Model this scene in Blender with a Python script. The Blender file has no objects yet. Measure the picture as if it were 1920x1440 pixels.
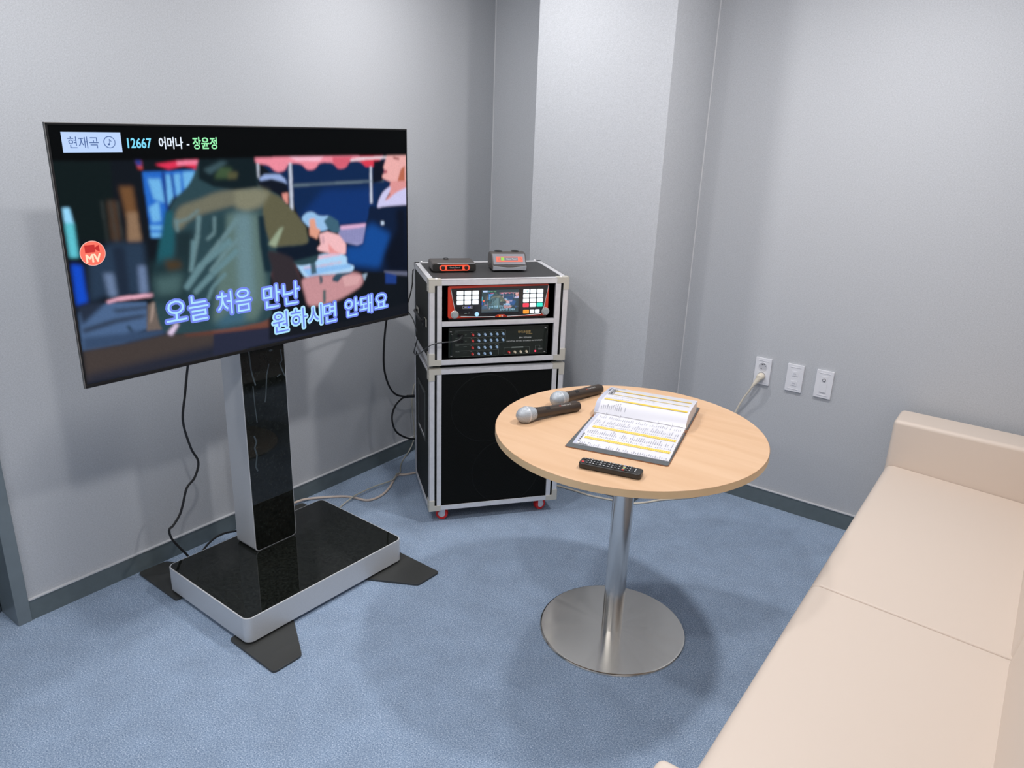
import bpy, bmesh, math, random
import numpy as np
from mathutils import Vector, Matrix, Euler
random.seed(7)
S = bpy.context.scene
COL = S.collection
# ---------------------------------------------------------------- camera
CAM_LOC = (2.51896, -3.23720, 1.62105)
R_ = Vector((0.80272744, 0.59536043, 0.03427266)); U_ = Vector((-0.22029181, 0.24263339, 0.9447754)); F_ = Vector((-0.55416619, 0.76594713, -0.3259215))
cd = bpy.data.cameras.new('camera'); cam = bpy.data.objects.new('camera', cd); COL.objects.link(cam)
cd.sensor_fit = 'HORIZONTAL'; cd.sensor_width = 36.0; cd.lens = 1437.79 / 1920 * 36.0; cd.clip_start = 0.02
cam.matrix_world = Matrix(((R_[0], U_[0], -F_[0], CAM_LOC[0]), (R_[1], U_[1], -F_[1], CAM_LOC[1]), (R_[2], U_[2], -F_[2], CAM_LOC[2]), (0, 0, 0, 1)))
S.camera = cam
# ---------------------------------------------------------------- world and view
w = bpy.data.worlds.new('world'); S.world = w; w.use_nodes = True
w.node_tree.nodes['Background'].inputs[0].default_value = (0.6, 0.7, 0.85, 1); w.node_tree.nodes['Background'].inputs[1].default_value = 0.05
S.view_settings.view_transform = 'Standard'; S.view_settings.look = 'None'; S.view_settings.gamma = 1; S.view_settings.exposure = 0.0
S.view_settings.use_curve_mapping = False
S.cycles.max_bounces = 10; S.cycles.diffuse_bounces = 6
try: S.cycles.use_denoising = True
except Exception: pass
# ---------------------------------------------------------------- ceiling downlights (out of frame, above; rear pair added on assumption)
CEIL = 2.40
LIGHTS = [(1.82, -2.66, 14.5), (0.78, -2.35, 13.5), (0.66, -0.98, 12.5), (1.98, -0.88, 19), (0.8, -4.1, 10), (1.9, -4.1, 9)]
for (lx, ly, le) in LIGHTS:
    ld = bpy.data.lights.new('downlight_lamp', 'AREA'); ld.shape = 'DISK'; ld.size = 0.13; ld.energy = le; ld.color = (1.0, 0.975, 0.97)
    lo = bpy.data.objects.new('downlight_lamp', ld); lo.location = (lx, ly, CEIL - 0.012); COL.objects.link(lo)

# ---------------------------------------------------------------- helpers
def srgb(r, g, b):
    f = lambda c: (c / 255 / 12.92) if c / 255 <= 0.04045 else ((c / 255 + 0.055) / 1.055) ** 2.4
    return (f(r), f(g), f(b), 1.0)
def mat(name, col, rough=0.5, metal=0.0, spec=0.5, emit=None, es=1.0, coat=0.0, noise=None, bump=None, aniso=0.0):
    m = bpy.data.materials.new(name); m.use_nodes = True; nt = m.node_tree; b = nt.nodes['Principled BSDF']
    b.inputs['Base Color'].default_value = col; b.inputs['Roughness'].default_value = rough; b.inputs['Metallic'].default_value = metal
    b.inputs['Specular IOR Level'].default_value = spec; b.inputs['Coat Weight'].default_value = coat; b.inputs['Coat Roughness'].default_value = 0.05
    b.inputs['Anisotropic'].default_value = aniso
    if emit: b.inputs['Emission Color'].default_value = emit; b.inputs['Emission Strength'].default_value = es
    tc = nt.nodes.new('ShaderNodeTexCoord')
    if noise:   # (scale, amount, detail)
        n = nt.nodes.new('ShaderNodeTexNoise'); n.inputs['Scale'].default_value = noise[0]; n.inputs['Detail'].default_value = noise[2]
        mx = nt.nodes.new('ShaderNodeMix'); mx.data_type = 'RGBA'
        k = noise[1]
        mx.inputs[6].default_value = tuple(c * (1 - k) for c in col[:3]) + (1,); mx.inputs[7].default_value = tuple(min(1, c * (1 + k)) for c in col[:3]) + (1,)
        mr = nt.nodes.new('ShaderNodeMapRange'); mr.inputs[1].default_value = 0.3; mr.inputs[2].default_value = 0.7
        nt.links.new(tc.outputs['Object'], n.inputs['Vector']); nt.links.new(n.outputs['Fac'], mr.inputs[0]); nt.links.new(mr.outputs[0], mx.inputs[0])
        nt.links.new(mx.outputs[2], b.inputs['Base Color'])
    if bump:    # (scale, strength, distance)
        n = nt.nodes.new('ShaderNodeTexNoise'); n.inputs['Scale'].default_value = bump[0]; n.inputs['Detail'].default_value = 4
        bp = nt.nodes.new('ShaderNodeBump'); bp.inputs['Strength'].default_value = bump[1]; bp.inputs['Distance'].default_value = bump[2]
        nt.links.new(tc.outputs['Object'], n.inputs['Vector']); nt.links.new(n.outputs['Fac'], bp.inputs['Height']); nt.links.new(bp.outputs[0], b.inputs['Normal'])
    return m
def thing(name, label, cat, loc=(0, 0, 0), rz=0.0, group=None):
    o = bpy.data.objects.new(name, None); o.empty_display_size = 0.05; COL.objects.link(o); o.location = loc; o.rotation_euler = (0, 0, rz)
    o['label'] = label; o['category'] = cat
    if group: o['group'] = group
    return o
def tag(o, label, cat, group=None):
    o['label'] = label; o['category'] = cat
    if group: o['group'] = group
    return o
class MB:
    """collects shapes and links them as ONE mesh object"""
    def __init__(s): s.bm = bmesh.new(); s.mats = []; s.mi = 0
    def use(s, m):
        if m not in s.mats: s.mats.append(m)
        s.mi = s.mats.index(m); return s
    def _add(s, vs, fs, smooth=False):
        bv = [s.bm.verts.new(v) for v in vs]
        for f in fs:
            try: fc = s.bm.faces.new([bv[i] for i in f]); fc.material_index = s.mi; fc.smooth = smooth
            except ValueError: pass
        return bv
    def box(s, x0, x1, y0, y1, z0, z1, bev=0.0, seg=2, M=None):
        t = bmesh.new()
        bmesh.ops.create_cube(t, size=1.0)
        for v in t.verts: v.co = Vector((x0 + (v.co.x + .5) * (x1 - x0), y0 + (v.co.y + .5) * (y1 - y0), z0 + (v.co.z + .5) * (z1 - z0)))
        if bev > 0: bmesh.ops.bevel(t, geom=list(t.edges), offset=bev, segments=seg, affect='EDGES', profile=0.5, clamp_overlap=True)
        s._merge(t, M, bev > 0); return s
    def _merge(s, t, M=None, smooth=False):
        t.verts.index_update()
        vs = [(M @ v.co) if M else v.co.copy() for v in t.verts]
        s._add(vs, [[v.index for v in f.verts] for f in t.faces], smooth); t.free()
    def prism(s, pts, lo, hi, axis='z', bev=0.0, seg=2):
        """polygon in a plane extruded along axis; axis y: pts are (x,z)"""
        t = bmesh.new(); n = len(pts)
        def P(p, h): return {'z': (p[0], p[1], h), 'y': (p[0], h, p[1]), 'x': (h, p[0], p[1])}[axis]
        a = [t.verts.new(P(p, lo)) for p in pts]; b = [t.verts.new(P(p, hi)) for p in pts]
        t.faces.new(a); t.faces.new(b)
        for i in range(n): t.faces.new((a[i], a[(i + 1) % n], b[(i + 1) % n], b[i]))
        bmesh.ops.recalc_face_normals(t, faces=t.faces)
        if bev > 0:
            es = [e for e in t.edges if all(abs((v.co['xyz'.index(axis)]) - hi) < 1e-7 for v in e.verts) or all(abs((v.co['xyz'.index(axis)]) - lo) < 1e-7 for v in e.verts)]
            bmesh.ops.bevel(t, geom=es, offset=bev, segments=seg, affect='EDGES', profile=0.5, clamp_overlap=True)
        s._merge(t, None, bev > 0); return s
    def lathe(s, prof, n=48, M=None, smooth=True):
        """prof: list of (r, z) revolved around z"""
        vs = []; fs = []
        for (r, z) in prof:
            for k in range(n): a = 2 * math.pi * k / n; vs.append(Vector((r * math.cos(a), r * math.sin(a), z)))
        m = len(prof)
        for i in range(m - 1):
            for k in range(n): fs.append((i * n + k, i * n + (k + 1) % n, (i + 1) * n + (k + 1) % n, (i + 1) * n + k))
        fs.append(tuple(range(n))[::-1]); fs.append(tuple((m - 1) * n + k for k in range(n)))
        if M: vs = [M @ v for v in vs]
        s._add(vs, fs, smooth); return s
    def cyl(s, a, b, r, n=24, r2=None):
        a = Vector(a); b = Vector(b); d = b - a; q = d.to_track_quat('Z', 'Y').to_matrix().to_4x4(); M = Matrix.Translation(a) @ q
        L = d.length; r2 = r if r2 is None else r2; c = min(r, r2, L) * 0.12
        return s.lathe([(r - c, 0), (r, c), (r2, L - c), (r2 - c, L)], n, M)
    def tube(s, pts, r, n=8, sub=6):
        P = [Vector(p) for p in pts]; Q = []
        for i in range(len(P) - 1):
            p0 = P[max(i - 1, 0)]; p1 = P[i]; p2 = P[i + 1]; p3 = P[min(i + 2, len(P) - 1)]
            for k in range(sub):
                t = k / sub
                Q.append(0.5 * ((2 * p1) + (-p0 + p2) * t + (2 * p0 - 5 * p1 + 4 * p2 - p3) * t * t + (-p0 + 3 * p1 - 3 * p2 + p3) * t ** 3))
        Q.append(P[-1]); vs = []; fs = []; up = None
        for i, q in enumerate(Q):
            d = (Q[min(i + 1, len(Q) - 1)] - Q[max(i - 1, 0)]).normalized()
            if up is None: up = d.orthogonal().normalized()
            else: up = (up - d * up.dot(d)).normalized()
            sd = d.cross(up)
            for k in range(n): a = 2 * math.pi * k / n; vs.append(q + (up * math.cos(a) + sd * math.sin(a)) * r)
        for i in range(len(Q) - 1):
            for k in range(n): fs.append((i * n + k, i * n + (k + 1) % n, (i + 1) * n + (k + 1) % n, (i + 1) * n + k))
        fs.append(tuple(range(n))[::-1]); fs.append(tuple((len(Q) - 1) * n + k for k in range(n)))
        s._add(vs, fs, True); return s
    def text(s, body, x0, x1, z0, z1, y, off=0.0, M=None, depth=0.0003, ring=0.0):
        """lettering fitted to a box on a plane of constant y that faces -y"""
        V, Fc = text_mesh(body, off)
        if ring:   # a rounded outline: the glyphs repeated round a small circle
            for k in range(12): s.text(body, x0 + ring * math.cos(k * math.pi / 6), x1 + ring * math.cos(k * math.pi / 6), z0 + ring * math.sin(k * math.pi / 6), z1 + ring * math.sin(k * math.pi / 6), y + k * 1e-5, off, M, depth)
        bx0, bx1, by0, by1 = text_box(body)
        vs = []
        for lay in (y, y + depth):
            for v in V: vs.append(Vector((x0 + (v[0] - bx0) / (bx1 - bx0) * (x1 - x0), lay, z0 + (v[1] - by0) / (by1 - by0) * (z1 - z0))))
        if M: vs = [M @ v for v in vs]
        s._add(vs, Fc); return s
    def build(s, name, m=None, parent=None, sharp=40):
        me = bpy.data.meshes.new(name)
        bmesh.ops.recalc_face_normals(s.bm, faces=s.bm.faces) if len(s.bm.faces) < 60000 else None
        s.bm.to_mesh(me); s.bm.free()
        for x in (s.mats if s.mats else [m]): me.materials.append(x)
        try: me.set_sharp_from_angle(angle=math.radians(sharp))
        except Exception: pass
        o = bpy.data.objects.new(name, me); COL.objects.link(o)
        if any(p.use_smooth for p in me.polygons):
            wn = o.modifiers.new('weighted', 'WEIGHTED_NORMAL'); wn.keep_sharp = True; wn.weight = 100
        if parent: o.parent = parent
        return o
_tc = {}
def text_mesh(body, off=0.0):
    off = 0.0; key = (body, off)
    if key not in _tc:
        cu = bpy.data.curves.new('t', 'FONT'); cu.body = body; cu.size = 1.0; cu.offset = off; cu.resolution_u = 3; cu.dimensions = '2D'; cu.fill_mode = 'BOTH'
        o = bpy.data.objects.new('t', cu); COL.objects.link(o); dg = bpy.context.evaluated_depsgraph_get(); dg.update()
        me = bpy.data.meshes.new_from_object(o.evaluated_get(dg))
        V = [(v.co.x, v.co.y) for v in me.vertices]; F = [tuple(p.vertices) for p in me.polygons]
        bpy.data.objects.remove(o); bpy.data.curves.remove(cu); bpy.data.meshes.remove(me)
        _tc[key] = (V, F)
    return _tc[key]
def text_box(body):
    V, F = text_mesh(body, 0.0)
    if not V: return (0, 1, 0, 1)
    return (min(v[0] for v in V), max(v[0] for v in V), min(v[1] for v in V), max(v[1] for v in V))
def rrect(x0, x1, z0, z1, r, n=4):
    P = []
    for cx, cz, a0 in ((x1 - r, z1 - r, 0), (x0 + r, z1 - r, 90), (x0 + r, z0 + r, 180), (x1 - r, z0 + r, 270)):
        for k in range(n + 1): a = math.radians(a0 + 90 * k / n); P.append((cx + r * math.cos(a), cz + r * math.sin(a)))
    return P
def frame_lines(mb, x0, x1, z0, z1, y, t=0.0006, r=0.004):
    o = rrect(x0, x1, z0, z1, r); i = rrect(x0 + t, x1 - t, z0 + t, z1 - t, r - t * .5); n = len(o)
    vs = [Vector((p[0], y, p[1])) for p in o] + [Vector((p[0], y, p[1])) for p in i]
    mb._add(vs, [(k, (k + 1) % n, n + (k + 1) % n, n + k) for k in range(n)])
# ================================================================ materials
def wall_material():
    m = bpy.data.materials.new('woven_wallpaper'); m.use_nodes = True; nt = m.node_tree; b = nt.nodes['Principled BSDF']; L = nt.links
    b.inputs['Roughness'].default_value = 0.75; b.inputs['Specular IOR Level'].default_value = 0.25
    tc = nt.nodes.new('ShaderNodeTexCoord'); outs = []
    for sc in ((260, 260, 900), (900, 900, 260)):
        mp = nt.nodes.new('ShaderNodeMapping'); mp.inputs['Scale'].default_value = sc; L.new(tc.outputs['Object'], mp.inputs[0])
        n = nt.nodes.new('ShaderNodeTexNoise'); n.inputs['Scale'].default_value = 1.0; n.inputs['Detail'].default_value = 2; L.new(mp.outputs[0], n.inputs['Vector']); outs.append(n.outputs['Fac'])
    ad = nt.nodes.new('ShaderNodeMath'); ad.operation = 'ADD'; L.new(outs[0], ad.inputs[0]); L.new(outs[1], ad.inputs[1])
    n3 = nt.nodes.new('ShaderNodeTexNoise'); n3.inputs['Scale'].default_value = 190; n3.inputs['Detail'].default_value = 3; L.new(tc.outputs['Object'], n3.inputs['Vector'])
    ad2 = nt.nodes.new('ShaderNodeMath'); ad2.operation = 'MULTIPLY_ADD'; ad2.inputs[1].default_value = 0.6; L.new(n3.outputs['Fac'], ad2.inputs[0]); L.new(ad.outputs[0], ad2.inputs[2])
    mr = nt.nodes.new('ShaderNodeMapRange'); mr.inputs[1].default_value = 0.95; mr.inputs[2].default_value = 1.65; L.new(ad2.outputs[0], mr.inputs[0])
    mx = nt.nodes.new('ShaderNodeMix'); mx.data_type = 'RGBA'; L.new(mr.outputs[0], mx.inputs[0])
    mx.inputs[6].default_value = (0.395, 0.412, 0.436, 1); mx.inputs[7].default_value = (0.550, 0.570, 0.600, 1)
    L.new(mx.outputs[2], b.inputs['Base Color'])
    bp = nt.nodes.new('ShaderNodeBump'); bp.inputs['Strength'].default_value = 0.25; bp.inputs['Distance'].default_value = 0.0008
    L.new(ad2.outputs[0], bp.inputs['Height']); L.new(bp.outputs[0], b.inputs['Normal'])
    return m
def carpet_material():
    m = bpy.data.materials.new('blue_carpet'); m.use_nodes = True; nt = m.node_tree; b = nt.nodes['Principled BSDF']; L = nt.links
    b.inputs['Roughness'].default_value = 0.95; b.inputs['Specular IOR Level'].default_value = 0.1
    b.inputs['Sheen Weight'].default_value = 0.25; b.inputs['Sheen Roughness'].default_value = 0.5
    tc = nt.nodes.new('ShaderNodeTexCoord')
    def nz(s, d): n = nt.nodes.new('ShaderNodeTexNoise'); n.inputs['Scale'].default_value = s; n.inputs['Detail'].default_value = d; n.inputs['Roughness'].default_value = 0.6; L.new(tc.outputs['Object'], n.inputs['Vector']); return n
    a = nz(260, 5); c = nz(8, 2)
    cr = nt.nodes.new('ShaderNodeValToRGB'); e = cr.color_ramp.elements
    e[0].position = 0.30; e[0].color = (0.088, 0.145, 0.24, 1); e[1].position = 0.72; e[1].color = (0.64, 0.72, 0.84, 1)
    k = e.new(0.45); k.color = (0.215, 0.30, 0.43, 1); k = e.new(0.56); k.color = (0.31, 0.40, 0.53, 1)
    L.new(a.outputs['Fac'], cr.inputs[0])
    mx = nt.nodes.new('ShaderNodeMix'); mx.data_type = 'RGBA'; mx.blend_type = 'MULTIPLY'; mx.inputs[0].default_value = 1.0
    mr = nt.nodes.new('ShaderNodeMapRange'); mr.inputs[1].default_value = 0.3; mr.inputs[2].default_value = 0.7; mr.inputs[3].default_value = 0.92; mr.inputs[4].default_value = 1.08
    L.new(c.outputs['Fac'], mr.inputs[0]); L.new(cr.outputs[0], mx.inputs[6]); L.new(mr.outputs[0], mx.inputs[7]); L.new(mx.outputs[2], b.inputs['Base Color'])
    bp = nt.nodes.new('ShaderNodeBump'); bp.inputs['Strength'].default_value = 0.5; bp.inputs['Distance'].default_value = 0.003
    L.new(a.outputs['Fac'], bp.inputs['Height']); L.new(bp.outputs[0], b.inputs['Normal'])
    return m
def wood_material():
    m = bpy.data.materials.new('maple_laminate'); m.use_nodes = True; nt = m.node_tree; b = nt.nodes['Principled BSDF']; L = nt.links
    b.inputs['Roughness'].default_value = 0.38; b.inputs['Specular IOR Level'].default_value = 0.4
    tc = nt.nodes.new('ShaderNodeTexCoord'); mp = nt.nodes.new('ShaderNodeMapping'); mp.inputs['Rotation'].default_value = (0, 0, math.radians(-20)); mp.inputs['Scale'].default_value = (1.6, 14, 14); L.new(tc.outputs['Object'], mp.inputs[0])
    n = nt.nodes.new('ShaderNodeTexNoise'); n.inputs['Scale'].default_value = 1.5; n.inputs['Detail'].default_value = 5; n.inputs['Distortion'].default_value = 0.6; L.new(mp.outputs[0], n.inputs['Vector'])
    cr = nt.nodes.new('ShaderNodeValToRGB'); e = cr.color_ramp.elements
    e[0].position = 0.3; e[0].color = (0.61, 0.385, 0.225, 1); e[1].position = 0.7; e[1].color = (0.68, 0.455, 0.285, 1)
    L.new(n.outputs['Fac'], cr.inputs[0]); L.new(cr.outputs[0], b.inputs['Base Color'])
    return m
def attr_emission(name, attr, rough=0.35):
    m = bpy.data.materials.new(name); m.use_nodes = True; nt = m.node_tree; b = nt.nodes['Principled BSDF']
    b.inputs['Base Color'].default_value = (0.001, 0.001, 0.001, 1); b.inputs['Roughness'].default_value = rough; b.inputs['Specular IOR Level'].default_value = 0.04
    a = nt.nodes.new('ShaderNodeAttribute'); a.attribute_name = attr; nt.links.new(a.outputs['Color'], b.inputs['Emission Color']); b.inputs['Emission Strength'].default_value = 1.0
    return m
WALL = wall_material(); CARPET = carpet_material(); WOOD = wood_material()
BASEB = mat('baseboard_vinyl', (0.115, 0.145, 0.155, 1), 0.4, noise=(30, 0.06, 2))
BCAP = mat('baseboard_bead', (0.55, 0.56, 0.58, 1), 0.4)
CEILM = mat('ceiling_paint', (0.8, 0.8, 0.8, 1), 0.9, bump=(80, 0.1, 0.001))
DOORM = mat('door_frame_paint', (0.16, 0.195, 0.215, 1), 0.35, noise=(20, 0.05, 2))
DOORL = mat('door_leaf', (0.05, 0.07, 0.085, 1), 0.3)
BLACKG = mat('black_glass', (0.009, 0.0105, 0.009, 1), 0.03, spec=0.42, noise=(120, 0.6, 6))
BLACKP = mat('black_plastic', (0.007, 0.007, 0.008, 1), 0.4, spec=0.3)
SILVER = mat('silver_paint', (0.60, 0.62, 0.645, 1), 0.35, metal=0.2, noise=(400, 0.03, 2))
FOOT = mat('dark_grey_steel', (0.060, 0.062, 0.060, 1), 0.38, metal=0.3, bump=(500, 0.15, 0.0005))
ALU = mat('brushed_aluminium', (0.74, 0.74, 0.76, 1), 0.35, metal=0.35, noise=(60, 0.05, 3))
ALUC = mat('corner_bracket_metal', (0.60, 0.575, 0.50, 1), 0.4, metal=0.3)
CASE = mat('black_textured_board', (0.009, 0.011, 0.010, 1), 0.6, spec=0.2, bump=(700, 0.5, 0.0006), noise=(500, 0.5, 2))
CASETOP = mat('black_case_top', (0.035, 0.035, 0.036, 1), 0.55, bump=(600, 0.3, 0.0005), noise=(400, 0.3, 2))
DARK = mat('dark_interior', (0.004, 0.004, 0.004, 1), 0.7)
RED = mat('red_gloss', (0.62, 0.035, 0.012, 1), 0.25, coat=0.4)
REDW = mat('red_wheel', (0.75, 0.02, 0.02, 1), 0.35)
WHITEP = mat('white_plastic', (0.72, 0.73, 0.77, 1), 0.35)
IVORY = mat('ivory_cord', (0.72, 0.66, 0.55, 1), 0.5)
BEIGEC = mat('beige_cord', (0.66, 0.55, 0.47, 1), 0.5)
GREYC = mat('pale_grey_cord', (0.42, 0.41, 0.35, 1), 0.5)
BCORD = mat('black_rubber', (0.012, 0.012, 0.013, 1), 0.45)
STEEL = mat('brushed_steel', (0.76, 0.73, 0.69, 1), 0.2, metal=1.0, noise=(6, 0.05, 2))
LEATH = mat('cream_leatherette', (0.67, 0.575, 0.495, 1), 0.45, spec=0.35, bump=(350, 0.12, 0.0006))
SEAM = mat('sofa_seam', (0.40, 0.34, 0.27, 1), 0.7)
MICG = mat('mic_grille_silver', (0.50, 0.53, 0.57, 1), 0.45, metal=0.35)
MICB = mat('mic_body_bronze', (0.055, 0.040, 0.030, 1), 0.35, metal=0.4, coat=0.2)
WHITE = mat('white_print', (0.6, 0.62, 0.6, 1), 0.6)
GOLD = mat('gold_print', (0.55, 0.38, 0.14, 1), 0.5)
REDP = mat('red_print', (0.8, 0.08, 0.05, 1), 0.5)
# ================================================================ the room
RX = 3.02; RY = -5.0
def struct(name, o=None):
    o['kind'] = 'structure'; return o
b = MB(); b.box(-0.6, RX + 0.1, RY - 0.1, 0.1, -0.1, 0); struct('floor', b.build('floor', CARPET))
b = MB(); b.box(-0.6, RX + 0.1, RY - 0.1, 0.1, CEIL, CEIL + 0.1); struct('ceiling', b.build('ceiling', CEILM))
b = MB(); b.box(-0.12, 0, -2.462, 0.1, 0, CEIL); b.box(-0.12, 0, -3.5, -2.462, 2.12, CEIL); b.box(-0.12, 0, RY, -3.5, 0, CEIL); struct('wall_left', b.build('wall_left', WALL))
b = MB(); b.box(0, RX, 0, 0.1, 0, CEIL); struct('wall_back', b.build('wall_back', WALL))
b = MB(); b.box(RX, RX + 0.1, RY, 0.1, 0, CEIL); struct('wall_right', b.build('wall_right', WALL))
b = MB(); b.box(-0.12, RX, RY - 0.1, RY, 0, CEIL); struct('wall_front', b.build('wall_front', WALL))
PX0, PX1, PY = 0.527, 1.1445, -0.3856
b = MB(); b.box(PX0, PX1, PY, 0, 0, CEIL, bev=0.002); struct('wall_pillar', b.build('wall_pillar', WALL))
def baseb(name, runs):
    b = MB(); c = MB()
    for (x0, x1, y0, y1, cx0, cx1, cy0, cy1) in runs:
        b.box(x0, x1, y0, y1, 0, 0.073); c.box(cx0, cx1, cy0, cy1, 0.073, 0.077)
    o = b.build(name, BASEB); struct(name, o); cc = c.build('bead', BCAP, o); return o
T = 0.008
baseb('baseboard_left', [(0, T, -2.428, 0, 0, T + .003, -2.428, 0)])
baseb('baseboard_back', [(T, PX0, -T, 0, T, PX0, -T - .003, 0), (PX1, RX, -T, 0, PX1, RX, -T - .003, 0)])
baseb('baseboard_pillar', [(PX0 - T, PX1 + T, PY - T, PY, PX0 - T, PX1 + T, PY - T - .003, PY), (PX1, PX1 + T, PY, -T, PX1, PX1 + T + .003, PY, -T), (PX0 - T, PX0, PY, -T, PX0 - T - .003, PX0, PY, -T)])
baseb('baseboard_right', [(RX - T, RX, RY, -T, RX - T - .003, RX, RY, -T)])
b = MB(); b.box(-0.16, 0.012, -2.470, -2.428, 0, 2.16, bev=0.002); b.box(-0.16, 0.012, -3.50, -3.46, 0, 2.16, bev=0.002); b.box(-0.16, 0.012, -3.46, -2.470, 2.12, 2.16, bev=0.002)
for i_, (cx_, cy_) in enumerate(((0.0, 0.0), (PX1, 0.0)), 1):
    t_ = MB(); t_.prism([(cx_, cy_), (cx_ + .0035, cy_), (cx_, cy_ - .0035)], .077, CEIL, 'z'); struct('trim_%d' % i_, t_.build('trim_%d' % i_, BCAP))
d = struct('door_1', b.build('door_1', DOORM))
b = MB(); b.box(-0.15, -0.11, -3.458, -2.472, 0.006, 2.118, bev=0.002); b.build('door_leaf', DOORL, d)
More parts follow.
